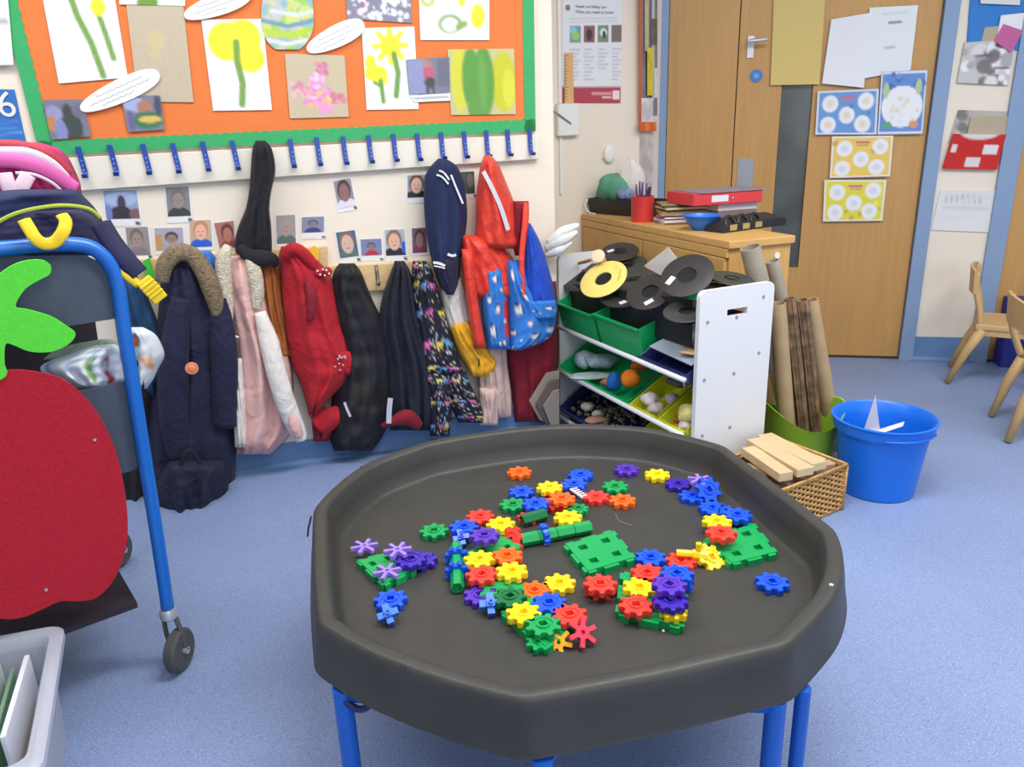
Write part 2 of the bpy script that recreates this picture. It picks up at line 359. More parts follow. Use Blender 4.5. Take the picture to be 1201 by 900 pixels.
border(bl, br, wdb, (0, 1), 52).build('border_strip', M_gb, nb); border(br, tr, wdb, (-1, 0), 24).build('border_strip', M_gb, nb); border(bl, tl, wdb, (1, 0), 24).build('border_strip', M_gb, nb)
border(tr, tl, wdb, (0, -1), 52).build('border_strip', M_gb, nb)
WH = (232, 234, 236); YL = (240, 230, 52); GN = (120, 158, 72); KR = (190, 176, 152)
OB = OFFB+.005
grp = 'children\'s paintings pinned to the notice board'
def art(px, bg, sh, label, nx=36, ny=44, off=OB, **k):
    return sheet('painting', CW, px, off, bg, sh, nx, ny, label=label, cat='painting', group=grp, **k)
art([(48, -12), (132, -19), (150, 91), (69, 98)], WH, [('l', [(.36, 0), (.43, .3), (.56, .6), (.65, .96)], .09, GN), ('l', [(.73, .3), (.78, .5), (.84, .78)], .08, GN), ('e', .74, .22, .11, .1, YL)], 'painting of two long green stems and a small yellow flower, leftmost on board', amp=.02)
art([(148, 6), (215, 7), (227, 120), (162, 119)], KR, [('e', .45, .35, .15, .1, (200, 184, 140)), ('e', .4, .5, .1, .05, (198, 182, 140))], 'plain brown sugar paper sheet with faint yellow smudges', amp=.04)
art([(140, -28), (219, -32), (217, 7), (140, 5)], WH, [('e', .42, .93, .16, .3, (104, 152, 50))], 'white sheet with a green dab, cut by the top edge above the brown paper', off=OB+.002)
art([(236, 23), (308, 22), (319, 129), (250, 130)], WH, [('e', .36, .24, .3, .21, YL), ('e', .66, .2, .28, .2, YL), ('e', .72, .42, .25, .16, YL), ('e', .55, .2, .3, .18, YL), ('l', [(.52, .25), (.5, .45), (.55, .7), (.5, .93)], .11, GN)], 'painting of a big yellow tree with one green trunk')
def egg(v):
    w_ = .5*math.sqrt(max(.02, 1-((v-.62)/.62 if v < .62 else (v-.62)/.40)**2*(.72 if v < .62 else .9))); return .5-w_, .5+w_
art([(306, -34), (368, -34), (368, 58), (306, 58)], (170, 190, 140), [('n', 0, 0, 1, 1, [(150, 200, 90), (140, 180, 190), (190, 190, 190), (200, 210, 120)], 60, .12), ('l', [(0, .62), (.5, .7), (1, .62)], .08, (110, 150, 170)), ('l', [(.1, .76), (.5, .82), (.9, .76)], .1, (180, 205, 60)), ('l', [(.15, .88), (.5, .93), (.85, .88)], .07, (215, 215, 225)), ('l', [(.2, .5), (.7, .56), (1, .5)], .06, (205, 220, 225))], 'egg-shaped cut-out striped in green, blue and grey chalk', outline=egg, amp=.05, off=OB+.002)
art([(334, 63), (404, 65), (409, 137), (340, 139)], (196, 182, 152), [('n', .5, .1, .68, .35, [(214, 140, 170), (190, 120, 140)], 26, .035), ('n', .38, .3, .6, .5, [(226, 150, 196), (236, 200, 220)], 36, .035), ('n', .08, .45, .35, .65, [(214, 130, 160), (230, 180, 200)], 22, .03), ('n', .28, .55, .7, .82, [(226, 130, 200), (240, 200, 226), (236, 190, 90)], 60, .035), ('n', .5, .75, .72, .93, [(226, 150, 200)], 20, .03), ('n', .72, .62, .95, .76, [(222, 140, 180), (200, 120, 130)], 22, .035)], 'brown sheet with a zigzag of small pink dabs')
art([(405, -26), (481, -26), (483, 27), (407, 22)], (132, 134, 152), [('n', .2, .3, .98, .95, [(226, 226, 236), (240, 240, 245)], 70, .035), ('n', .0, .3, .5, .9, [(160, 110, 150), (226, 226, 236)], 16, .03)], 'grey sheet spattered with white paint at the top edge', soft=.02)
art([(424, 33), (486, 31), (491, 128), (430, 129)], WH, [('e', .52, .22, .2, .13, YL)]+[('l', [(.52, .22), (.52+.3*math.cos(a), .22+.2*math.sin(a))], .1, YL) for a in np.arange(0, 6.2, .785)]+[('e', .22, .55, .22, .1, YL), ('e', .13, .42, .1, .1, YL), ('e', .32, .62, .12, .08, YL), ('l', [(.58, .32), (.64, .55), (.58, .83)], .1, (110, 156, 66)), ('l', [(.3, .64), (.33, .9)], .08, (110, 156, 66)), ('l', [(.18, .66), (.28, .7)], .06, (110, 156, 66))], 'painting of two yellow daffodils with green stalks')
art([(490, -40), (574, -42), (574, 47), (493, 47)], WH, [('e', .12, .45, .1, .1, (190, 206, 120)), ('e', .12, .43, .05, .06, WH), ('e', .43, .78, .17, .13, (142, 170, 82)), ('e', .43, .79, .12, .10, WH), ('l', [(.55, .82), (.64, .78)], .08, (142, 170, 82)), ('e', .83, .68, .1, .17, YL), ('e', .6, .47, .05, .08, YL)], 'white sheet with a green ring and a yellow blob, near the top right')
art([(525, 58), (603, 57), (605, 134), (529, 135)], (196, 190, 140), [('e', .16, .45, .13, .5, (208, 206, 66)), ('e', .82, .5, .2, .46, (196, 196, 44)), ('e', .9, .6, .1, .3, (214, 210, 60)), ('e', .33, .45, .14, .48, (92, 152, 64)), ('e', .52, .5, .16, .55, (92, 152, 64)), ('e', .42, .9, .16, .2, (96, 154, 70)), ('e', .5, .5, .06, .4, (104, 164, 76))], 'painting of a broad green trunk on yellow', amp=.03)
for px, lab, sh in (([(50, 117), (97, 117), (107, 160), (60, 164)], 'snapshot in the left bottom corner of the notice board', [('e', .2, .35, .2, .2, (150, 150, 190)), ('e', .1, .6, .12, .2, (190, 130, 80)), ('e', .55, .3, .12, .2, (70, 70, 66)), ('e', .6, .7, .25, .4, (64, 74, 72)), ('e', .3, .8, .15, .3, (130, 140, 190)), ('e', .85, .3, .2, .2, (110, 106, 130))]),
                    ([(142, 112), (188, 112), (193, 152), (150, 155)], 'snapshot of a child in green and yellow, below the brown paper', [('e', .3, .25, .3, .2, (160, 170, 210)), ('e', .55, .35, .2, .22, (170, 120, 100)), ('e', .6, .7, .4, .25, (60, 120, 84)), ('e', .65, .68, .3, .1, (214, 180, 96)), ('e', .9, .3, .1, .3, (70, 74, 100)), ('e', .15, .7, .1, .3, (100, 100, 140))]),
                    ([(476, 70), (527, 67), (528, 109), (480, 111)], 'snapshot of a child in a pink top standing on grey paving', [('r', 0, 0, .4, 1, (140, 146, 184)), ('r', .7, 0, 1, .8, (104, 106, 124)), ('e', .5, .4, .13, .25, (190, 90, 120)), ('e', .47, .15, .1, .1, (170, 130, 120)), ('e', .52, .68, .13, .16, (74, 64, 66)), ('l', [(.46, .8), (.45, .97)], .06, (74, 70, 80)), ('l', [(.58, .8), (.6, .97)], .06, (74, 70, 80))])):
    ph = empty('snapshot', CW.at(*px[3], OB+.002), lab, 'photo', 'snapshots pinned to the notice board')
    sheet('photo_print', CW, px, OB+.0035, (120, 122, 140), sh, 20, 18, ph, amp=.06, rough=.4)
    if px[0][0] > 400: sheet('caption_strip', CW, [(480, 112), (528, 109), (528, 118), (486, 120)], OB+.0025, (225, 226, 230), [('l', [(.1, .5), (.9, .5)], .02, (150, 150, 160))], 10, 4, ph)
def lens(v, sk=0):
    w_ = .5*math.sqrt(max(.0, 1-(2*v-1)**2))+.01; return .5-w_, .5+w_
def bubble(px, label):      # px: left tip, right tip, half height in px
    (xa, ya), (xb, yb), h = px; A = np.array([xa, ya, 0.]); B = np.array([xb, yb, 0.]); d = (B-A)/np.linalg.norm(B-A); n_ = np.array([-d[1], d[0], 0])
    t = empty('caption_bubble', CW.at((xa+xb)/2, (ya+yb)/2+h, OB), label, 'label', 'white caption bubbles on the notice board')
    L = np.linalg.norm(B-A); pts = []
    for i in range(28):
        a = 2*math.pi*i/28; r = abs(math.sin(a))**.8*(1 if math.sin(a) > 0 else -1); p = (A+B)/2+d*L/2*math.cos(a)+n_*h*r*(1+.15*math.cos(a)); pts.append(CW.at(p[0], p[1], OB+.006))
    MB().slab(pts, -CW.n, .0008).build('bubble', mat('white_card', (232, 233, 238), .6), t)
    m = mat('pencil_grey', (120, 122, 140), .8); mb = MB()
    for k, (s0, s1) in ((-.35, (-.55, .6)), (.1, (-.75, .75)), (.5, (-.5, .3))):
        q = [(A+B)/2+d*L/2*s+n_*h*(k+.06*math.sin(s*40)) for s in np.linspace(s0, s1, 30)]
        mb.tube([CW.at(p[0], p[1], OB+.007) for p in q], .0006, 4)
    mb.build('handwriting', m, t)
bubble(((94, 128), (187, 86), 14), 'white caption bubble above the two lower left snapshots')
bubble(((216, 19), (294, -8), 13), 'white caption bubble cut by the top edge, beside the egg')
bubble(((360, 59), (427, 27), 13), 'white caption bubble between the egg and the daffodils')
# ---- blue poster and white paper left of the board
po = empty('poster', CW.at(10, 168, .002), 'blue poster with a white numeral left of the notice board', 'poster')
sheet('poster_sheet', CW, [(-60, 104), (17, 105), (31, 168), (-50, 172)], .003, (48, 110, 188), [('l', [(.2, .62), (.95, .6)], .015, (120, 180, 230)), ('l', [(.2, .72), (.9, .7)], .012, (90, 150, 215)), ('l', [(.2, .84), (.97, .8)], .02, (130, 185, 235))], 30, 24, po)
a = CW.at(-12, 136, .006); text('6', CW.at(-1, 137, .006), CW.d, (0, 0, 1), .11, mat('white_letter', (225, 225, 220), .6), po)
sheet('wall_paper_sheet', CW, [(-40, -40), (6, -40), (16, 76), (-40, 78)], .02, (226, 226, 226), [('l', [(.7, .55), (.9, .55)], .02, (160, 160, 170))], 10, 20, label='white sheet at the top left edge of the picture, left of the board', cat='paper')
# ================================================================ HOOK BOARD
M_cream = mat('cream_gloss_board', (228, 222, 208), .45); M_hk = mat('blue_hook_plastic', (34, 70, 158), .35); M_dot = mat('pale_blue_dot', (130, 160, 210), .5)
hb = empty('coat_hook_board', CW.at(360, 205, 0), 'cream board with a row of blue coat hooks under the notice board', 'hook board')
OH = .022
ql = [CW.at(62, 226, OH), CW.at(632, 186.5, OH), CW.at(632, 157.5, OH), CW.at(62, 186, OH)]
MB().hexa([p+CW.n*(OH-.001) for p in ql]+ql).build('board', M_cream, hb, bevel=.002)
for x, yt in ((94, 172), (131, 170), (170, 169), (205, 168), (240, 166), (275, 165), (306, 165), (340, 163), (371, 161), (402, 160), (432, 158.5), (461, 157), (489, 156.5), (517, 155), (544, 154), (570, 153), (595, 152), (621, 151)):
    lean = 0.0
    top = CW.at(x-3 if x < 300 else x, yt, OH+.006)
    zt_ = top[2]; u_ = float((top-CW.p)@CW.d); L = .105
    prof = [(0, .006), (-.02, .006), (-.06, .007), (-.082, .009), (-.095, .02), (-.097, .034), (-.088, .042)]
    pts = [CW.xyz(u_+ (0.009 if x<300 else .003)*(-z_/L), zt_+z_, OH+o) for z_, o in prof]
    mb = MB()
    for (p1, p2) in zip(pts, pts[1:]): pass
    mb.loft([[p+CW.d*a+n2*b for a, b in ((-.0085, -.003), (.0085, -.003), (.0085, .003), (-.0085, .003))] for p, n2 in zip(pts, [(-CW.n), (-CW.n), (-CW.n), (-CW.n*.8-np.array([0, 0, .5])), np.array([0, 0, -1.]), (CW.n*.3+np.array([0, 0, -1.])), CW.n*.9])])
    h = mb.build('hook', M_hk, hb, bevel=.0015)
    mb = MB()
    for z_ in (-.045, -.06, -.075): mb.lathe(CW.xyz(u_+.004, zt_+z_, OH+.0105), [(.0028, 0), (.0028, .001)], 8, basis(-CW.n))
    mb.build('stud', M_dot, h)
# lower wooden rails
M_rail = mat('pine_rail', (214, 184, 134), .5, wood=2)
M_hm = mat('dull_metal_hook', (120, 112, 104), .4, metal=.7)
def rail(a, b, c, d, label, hooks):
    t = empty('coat_rail', CW.at(*d, 0), label, 'coat rail', 'pine coat rails behind the coats')
    q = [CW.at(*p, .02) for p in (d, c, b, a)]
    MB().hexa([p+CW.n*.019 for p in q]+q).build('board', M_rail, t, bevel=.003)
    for x, y in hooks:
        P = CW.at(x, y, .022); MB().tube([P+np.array([0, 0, .03]), P-CW.n*.004, P-np.array([0, 0, .035])-CW.n*.006, P-np.array([0, 0, .045])-CW.n*.02, P-np.array([0, 0, .035])-CW.n*.035], .006, 8, flat=.6).build('hook', M_hm, t, smooth=True)
rail((150, 306), (384, 289), (385, 322), (150, 346), 'upper pine coat rail behind the red and navy coats', [(205, 318), (300, 312)])
rail((384, 313), (560, 303), (560, 334), (384, 345), 'lower pine coat rail right of the red gilet, bare metal hook showing', [(442, 320), (497, 315), (546, 312)])
MB().slab([CW.at(x, y, .03) for x, y in ((168, 306), (176, 302), (178, 312), (182, 326), (175, 328), (170, 318))], -CW.n, .008).build('green_peg_tag', mat('leaf_green', (60, 190, 50), .5), label='small green tag on the pine rail beside the navy coat', cat='tag')
MB().slab([CW.at(x, y, .032) for x, y in ((363, 292), (368, 288), (374, 292), (373, 308), (365, 308))], -CW.n, .008).build('yellow_peg_tag', mat('tag_yellow', (232, 186, 40), .5), label='small yellow tag on the pine rail above the red gilet', cat='tag')
# ---- children's photo cards
SK = (206, 170, 150)
def card(px, cap, bg, sh, label, blu=True):
    t = empty('photo_card', CW.at((px[3][0]+px[2][0])/2, px[3][1]+cap, .001), label, 'photo', 'photo cards under the coat hooks')
    x = [(px[0][0]-2, px[0][1]-1), (px[1][0]+2, px[1][1]-1), (px[2][0]+3, px[2][1]+cap), (px[3][0]-1, px[3][1]+cap)]
    sheet('card', CW, x, .002, (228, 228, 228), [('l', [(.15, .93), (.6, .93)], .02, (160, 160, 165)), ('e', .88, .93, .07, .05, (50, 50, 56))] if cap > 4 else [], 14, 20, t)
    sheet('photo_print', CW, px, .0035, bg, sh, 24, 26, t, rough=.4, amp=.04)
def face(cx, cy, r, hair, top, asp=.8, sk=SK):
    return [('e', cx, 1.02, r*1.9, .34, top), ('e', cx, cy-.04, r*1.18, r*1.2, hair), ('e', cx, cy+.05, r*.88, r*1.0, sk), ('e', cx-.33*r, cy+.03, .035, .02, (90, 66, 60)), ('e', cx+.33*r, cy+.03, .035, .02, (90, 66, 60)), ('e', cx, cy+.55*r, .3*r, .022, (170, 96, 90))]
Q = lambda x0, y0, x1, y1, s=2: [(x0, y0), (x1, y0-1), (x1+s, y1-1), (x0+s, y1)]
card(Q(121, 224, 160, 257, 4), 9, (140, 158, 190), [('e', .5, .3, .5, .25, (165, 180, 214)), ('e', .5, .45, .13, .28, (70, 66, 80)), ('e', .45, .85, .35, .3, (60, 54, 64)), ('e', .9, .85, .2, .2, (130, 90, 100)), ('e', .05, .8, .15, .3, (120, 126, 190))], 'photo card of a dark figure before a pale blue sky, top left')
card(Q(194, 220, 221, 254, 3), 8, (130, 128, 134), face(.5, .42, .27, (120, 112, 110), (60, 66, 66), sk=(150, 136, 134)), 'photo card of a child in dim grey light')
card(Q(147, 267, 173, 300, 4), 5, (150, 140, 140), face(.45, .4, .26, (116, 104, 98), (130, 120, 130), sk=(160, 140, 134)), 'photo card half covered by the backpack strap')
card(Q(181, 268, 214, 294, 2), 5, (170, 164, 186), [('r', 0, .3, .25, 1, (196, 150, 90))]+face(.58, .45, .2, (80, 70, 66), (170, 164, 176), sk=(160, 130, 118)), 'wide photo card of a dark-haired child, above the navy coat hood')
card(Q(222, 259, 247, 290, 2), 4, (196, 170, 140), face(.5, .4, .3, (190, 140, 96), (48, 96, 200), sk=(232, 180, 156)), 'photo card of a smiling fair child in a bright blue top')
card([(251, 262), (274, 259), (276, 290), (258, 293)], 3, (170, 110, 100), face(.6, .45, .28, (100, 50, 44), (150, 60, 70), sk=(180, 120, 104)), 'photo card of a child with reddish brown hair beside the black garment')
card(Q(324, 253, 346, 286, 1), 4, (150, 150, 150), face(.5, .4, .3, (160, 150, 140), (90, 110, 110), sk=(168, 150, 144)), 'photo card right of the hanging black garment')
card(Q(354, 255, 380, 273, 0), 8, (130, 136, 160), face(.5, .45, .2, (90, 86, 110), (50, 60, 130), sk=(130, 124, 140)), 'small wide photo card of a child in dark blue')
card([(391, 213), (411, 209), (417, 241), (397, 245)], 5, (150, 140, 146), face(.5, .42, .33, (70, 52, 56), (220, 214, 226), sk=(140, 100, 96)), 'tilted photo card of a dark-haired child in white, alone high up')
card([(394, 273), (416, 270), (421, 300), (399, 303)], 7, (60, 100, 140), face(.5, .45, .36, (130, 100, 86), (90, 110, 110), sk=(210, 180, 166)), 'photo card of a pale face against deep blue')
card(Q(423, 281, 447, 300, 1), 7, (120, 130, 170), face(.5, .45, .18, (90, 80, 96), (180, 50, 66), sk=(150, 120, 120)), 'small wide photo card of a child in red')
card(Q(451, 270, 474, 300, 2), 7, (170, 180, 190), face(.45, .42, .33, (140, 110, 76), (34, 34, 50), sk=(222, 182, 160))+[('e', .92, .7, .12, .25, (50, 90, 200))], 'photo card of a boy in a dark top with blue beside him')
card(Q(478, 206, 499, 232, 0), 7, (150, 150, 156), face(.5, .42, .35, (90, 70, 56), (30, 30, 34), sk=(214, 170, 150)), 'photo card left of the navy striped jacket')
card(Q(483, 268, 500, 297, 1), 3, (120, 90, 110), face(.5, .45, .3, (70, 44, 54), (130, 50, 80), sk=(150, 110, 110)), 'narrow photo card tucked behind the navy striped jacket')
card(Q(536, 202, 556, 228, 1), 5, (80, 84, 84), [('r', .5, 0, 1, 1, (60, 74, 70)), ('e', .75, .4, .2, .3, (110, 110, 104))], 'dark photo card between the navy jacket and the red raincoat')
# ---- safety poster, ruler
sp = empty('safety_poster', BW.at(690, 122, 0), 'white safety law poster with four pictures and a red foot band', 'poster')
cols = [(110, 160, 160), (140, 90, 100), (120, 140, 120), (120, 110, 100)]
sh = [('r', .12+.235*i, .605, .31+.235*i, .69, c) for i, c in enumerate(cols)]+[('e', .18, .625, .06, .018, (140, 200, 220)), ('e', .22, .655, .07, .02, (170, 200, 90)), ('e', .45, .65, .05, .03, (60, 50, 50)), ('e', .69, .64, .06, .02, (230, 230, 230)), ('e', .7, .65, .03, .02, (60, 60, 60)), ('r', 0, .915, 1, 1.01, (176, 62, 78)), ('r', .86, .935, .97, .98, (238, 220, 222))]
for i in range(4):
    for k in range(9 if i != 2 else 6): sh.append(('r', .13+.235*i, .72+k*.019, .30+.235*i-.03*((k*7+i) % 3), .728+k*.019, (190, 192, 198)))
sh += [('r', .12, .565+k*.018, .92, .572+k*.018, (205, 206, 212)) for k in range(2)]+[('r', .5, .945, .84, .955, (226, 170, 176)), ('r', .68, .965, .84, .975, (240, 215, 218))]
sheet('poster_sheet', BW, [(660, -118), (731, -122), (728, 121), (659, 121)], .003, (226, 227, 232), sh, 60, 130, sp, soft=.012)
M_ink = mat('grey_ink', (110, 112, 120), .7)
text('Health and Safety Law', BW.at(675, 9, .005), BW.d, (0, 0, 1), .018, M_ink, sp, th=.0002); text('What you need to know', BW.at(675, 15.5, .005), BW.d, (0, 0, 1), .020, M_ink, sp, th=.0002)
MB().lathe(BW.at(666, 9, .004), [(.013, 0), (.013, .0006)], 12, basis(-BW.n)).build('crest', mat('crest_grey', (130, 130, 134), .7, var=.5, vs=300), sp)
r = empty('ruler', BW.at(669, 121, .006), 'wooden ruler standing in front of the safety poster', 'ruler')
MB().hexa([BW.at(*p, o) for o in (.006, .012) for p in ((662, 121), (673, 121), (672, 62), (662.5, 62))]).build('rule', mat('ruler_wood', (218, 172, 112), .5, wood=1), r)
mb = MB()
for i in range(15): y = 65+i*3.7; mb.hexa([BW.at(*p, o) for o in (.0121, .0126) for p in ((662.6, y+.7), (665.2+(1.5 if i % 5 == 0 else 0), y+.7), (665.2+(1.5 if i % 5 == 0 else 0), y), (662.6, y))])
mb.build('graduations', mat('ruler_ink', (120, 80, 50), .6), r)
# ---- papers hanging in the reveal beside the door
pvec = (pd-pb)/np.linalg.norm(pd-pb); RW = Wall(pb, math.degrees(math.atan2(pvec[1], pvec[0])))
def rq(y0, y1, xa, xb): return [(xa, y0), (xb, y0), (xb, y1), (xa, y1)]
for (y0, y1, x0, x1, o, col, nm, cat, lab) in ((-80, 135, 751.5, 771, .006, (140, 130, 140), 'hanging_organiser', 'organiser', 'narrow purple-grey wall organiser hung beside the door frame'),
        (56, 112, 760, 766, .022, (220, 208, 60), 'yellow_paper_strip', 'paper', 'bright yellow paper strip in the organiser beside the door'),
        (115, 145, 753, 766, .020, (220, 222, 224), 'folded_paper', 'paper', 'white folded papers low in the organiser beside the door'),
        (143, 154, 750.5, 770, .026, (232, 120, 70), 'orange_paper_strip', 'paper', 'orange strip along the foot of the organiser'),
        (22, 52, 766, 771, .022, (110, 106, 84), 'olive_card', 'paper', 'dark olive card near the top of the organiser'),
        (80, 115, 768, 771.5, .02, (228, 226, 216), 'white_card_slip', 'paper', 'thin white slip right of the yellow strip'),
        (-80, 150, 750.2, 752.6, .014, (206, 108, 66), 'orange_edge_strip', 'trim', 'thin orange strip down the left edge of the hanging organiser'),
        (-10, 60, 757, 761, .016, (206, 190, 150), 'buff_paper_strip', 'paper', 'buff strip at the top of the organiser'),
        (-10, 118, 765, 768, .014, (196, 196, 200), 'grey_paper_strip', 'paper', 'pale grey strip down the middle right of the organiser'),
        (155, 216, 751, 766, .005, (206, 200, 196), 'torn_poster', 'paper', 'pale torn paper under the wall organiser')):
    sheet(nm, RW, rq(y0, y1, x0, x1), o, col, [('n', 0, 0, 1, 1, [tuple(max(0, c-14) for c in col), tuple(min(255, c+12) for c in col)], 14, .2)], 8, 16, label=lab, cat=cat, th=.004)
# ---- sheets on the door
OD = .0
def dsheet(name, px, off, bg, sh, label, cat='paper', nx=30, ny=30, **k): return sheet(name, DW, px, off, bg, sh, nx, ny, label=label, cat=cat, **k)
dsheet('yellow_sugar_paper', [(910, -60), (972, -62), (961, 99), (903.5, 100)], .003, (210, 186, 112), [], 'large mustard yellow sheet taped over the door window', warp=.004, amp=.01)
dsheet('white_paper', [(975, 23), (1022, 15), (1013, 103), (964, 98)], .006, (228, 230, 236), [], 'blank white sheet on the door beside the yellow one', warp=.006)
dsheet('notice_sheet', [(1020, 9), (1077, 6), (1068, 82), (1013, 92)], .004, (226, 230, 236), [('r', .42, .22, .7, .26, (60, 150, 100)), ('r', .2, .24, .27, .26, (120, 124, 130)), ('r', .27, .47, .62, .49, (120, 124, 130)), ('r', .4, .6, .6, .62, (110, 114, 120)), ('r', .3, .1, .8, .11, (190, 196, 200)), ('r', .3, .14, .75, .15, (190, 196, 200)), ('r', .4, .32, .6, .33, (190, 196, 200)), ('r', .35, .75, .6, .76, (200, 204, 208))], 'white notice with a green stamp on the door', soft=.015)
def menu(px, bg, disc, label, one=False, off=.008):
    a = (232, 234, 240); sh = [('r', 0, 0, 1, 1, (226, 228, 236)), ('r', .03, .04, .97, .96, bg)]
    if one: sh += [('n', .05, .05, .95, .3, [(70, 110, 180), (110, 150, 210)], 14, .08), ('e', .5, .56, .45, .33, a), ('n', .15, .4, .85, .8, [(214, 222, 214), (226, 214, 190)], 14, .06), ('e', .13, .3, .07, .12, (180, 200, 150)), ('e', .84, .25, .07, .12, (180, 200, 150)), ('e', .2, .85, .1, .06, (90, 170, 120)), ('e', .78, .84, .1, .06, (220, 150, 110))]
    else:
        for cx, cy in ((.22, .3), (.8, .26), (.5, .56), (.2, .78), (.76, .76)): sh += [('e', cx, cy, .13, .19, a), ('e', cx, cy, .07, .1, disc)]
        sh += [('r', .4, .12, .62, .17, (196, 110, 130)), ('r', .42, .2, .6, .24, (190, 120, 140)), ('n', .05, .05, .95, .95, [tuple(min(255, int(c*1.1)) for c in bg), tuple(int(c*.86) for c in bg)], 6, .04)]
        for cx, cy in ((.22, .3), (.8, .26), (.5, .56), (.2, .78), (.76, .76)): sh += [('e', cx, cy, .12, .17, a), ('e', cx, cy, .06, .08, disc)]
    dsheet('place_mat_poster', px, off, bg, sh, label, 'poster', 44, 36, soft=.02)
menu([(959, 107), (1031, 104), (1028, 158), (956, 158)], (104, 152, 210), (226, 214, 196), 'blue poster with five white circles, upper left of the four on the door')
menu([(1034, 84), (1088, 82), (1082, 157), (1029, 158)], (96, 140, 206), (226, 214, 196), 'upright blue poster with one large white circle on the door', True, off=.010)
menu([(976, 160), (1048, 159), (1044, 207), (973, 209)], (232, 200, 96), (214, 216, 226), 'orange-yellow poster with five white circles on the door')
menu([(967, 211), (1040, 211), (1035, 259), (965, 260)], (222, 212, 70), (214, 216, 226), 'lime-yellow poster with five white circles, lowest on the door')
# ---- pockets on the cream wall at right
p = empty('blue_wall_pocket', DW.at(1165, 50, .01), 'blue wall pocket stuffed with papers and a pink card at top right', 'wall pocket')
sheet('pocket', DW, [(1141, -40), (1215, -40), (1204, 60), (1134, 50)], .006, (36, 120, 200), [], 12, 12, p, warp=.01)
sheet('paper', DW, [(1150, -20), (1200, -30), (1196, 6), (1150, 4)], .018, (214, 216, 218), [], 8, 8, p); sheet('card', DW, [(1177, 28), (1200, 36), (1186, 62), (1166, 48)], .020, (190, 92, 150), [], 8, 8, p); sheet('paper', DW, [(1174, 18), (1210, 14), (1205, 34), (1170, 40)], .016, (228, 228, 236), [], 8, 8, p)
sheet('card', DW, [(1155, 32), (1176, 30), (1172, 52), (1150, 52)], .014, (176, 164, 140), [], 8, 8, p)
p = empty('clear_wall_pocket', DW.at(1158, 98, .01), 'clear plastic wall pocket full of scrap paper above the red pocket', 'wall pocket')
sheet('pocket', DW, [(1131, 50), (1190, 46), (1182, 100), (1122, 97)], .008, (196, 194, 192), [('n', 0, 0, 1, 1, [(220, 218, 216), (170, 168, 170), (120, 116, 120), (232, 232, 236)], 26, .12), ('e', .75, .08, .14, .1, (60, 60, 60)), ('l', [(.25, .35), (.6, .33)], .04, (96, 90, 90)), ('l', [(.7, .62), (.95, .62)], .04, (100, 96, 100))], 26, 24, p, warp=.012)
p = empty('red_wall_pocket', DW.at(1145, 198, .01), 'red pocket holding brown paper on the cream wall', 'wall pocket')
sheet('backing', DW, [(1124, 129), (1186, 131), (1178, 172), (1112, 168)], .006, (180, 176, 168), [('n', 0, 0, .3, 1, [(120, 120, 116), (200, 200, 200)], 8, .1)], 16, 12, p)
sheet('brown_paper', DW, [(1139, 137), (1185, 137), (1176, 168), (1132, 166)], .014, (180, 166, 140), [], 10, 8, p, warp=.006)
sheet('pocket', DW, [(1118, 157), (1180, 158), (1169, 199), (1105, 198)], .020, (196, 40, 40), [('e', .5, -.05, .36, .2, (216, 214, 210)), ('r', .66, .28, .92, .55, (220, 216, 220)), ('r', .38, .66, .66, .94, (214, 208, 210)), ('r', .06, .28, .16, .52, (216, 214, 214))], 30, 22, p, warp=.006, rough=.85)
sheet('wall_notice', DW, [(1103, 223), (1177, 224), (1168, 273), (1092, 270)], .004, (222, 222, 222), [('r', .1, .12+.1*i, .8-.1*(i % 3), .14+.1*i, (204, 206, 210)) for i in range(7)]+[('l', [(.1+.09*q, .1), (.13+.09*q, .3)], .02, (170, 174, 182)) for q in range(7)], 24, 14, label='faded white notice low on the cream wall beside the blue frame', cat='paper', warp=.004)
# ================================================================ COATS
def cloth(name, rgb, **k): return mat(name, rgb, k.pop('rough', .85), bump=k.pop('bump', .12), bs=k.pop('bs', 120), sheen=.04, var=k.pop('var', .08), vs=18, crease=k.pop('crease', .35), **k)
M_navy = cloth('navy_cloth', (24, 26, 58)); M_blk = cloth('black_cloth', (18, 18, 28)); M_red = cloth('red_cloth', (176, 22, 38), bump=.08)
M_dred = cloth('dark_red_cloth', (128, 14, 36)); M_rain = cloth('orange_red_rainwear', (222, 62, 46), rough=.5, bump=.04); M_pink = cloth('pale_pink_cloth', (222, 178, 172))
M_white = cloth('white_fleece', (226, 220, 214)); M_fur = mat('cream_fur', (214, 204, 184), 1, var=.22, vs=60, bump=1.0, bs=160); M_fur2 = mat('tan_fur', (140, 122, 96), 1, var=.3, vs=60, bump=1.0, bs=160)
M_brown = cloth('rust_brown_cloth', (168, 96, 40)); M_yel = cloth('mustard_cloth', (234, 172, 36)); M_beige = cloth('beige_pink_cloth', (206, 178, 170)); M_rb = cloth('royal_blue_cloth', (24, 74, 190))
M_dn = cloth('dark_slate_cloth', (24, 27, 46)); M_sky = cloth('bright_blue_cloth', (52, 122, 210)); M_stripe = mat('white_webbing', (222, 220, 226), .7); M_silver = mat('reflective_silver', (214, 214, 220), .3, metal=.3)
def coat(name, px, off, label, cat='coat'): return empty(name, CW.at(*px, off), label, cat, 'clothes on the coat rails')
def DR(rows, off, depth, m, parent, part, smooth=True, **k):
    pm = printmat('printed_cloth', .85, .15) if k.get('bg') else m
    return drape(rows, CW, off, depth, **k).build(part, pm, parent, smooth=smooth)
def WT(pts, m, parent, part, **k): return wtube(CW, pts, **k).build(part, m, parent, smooth=True)
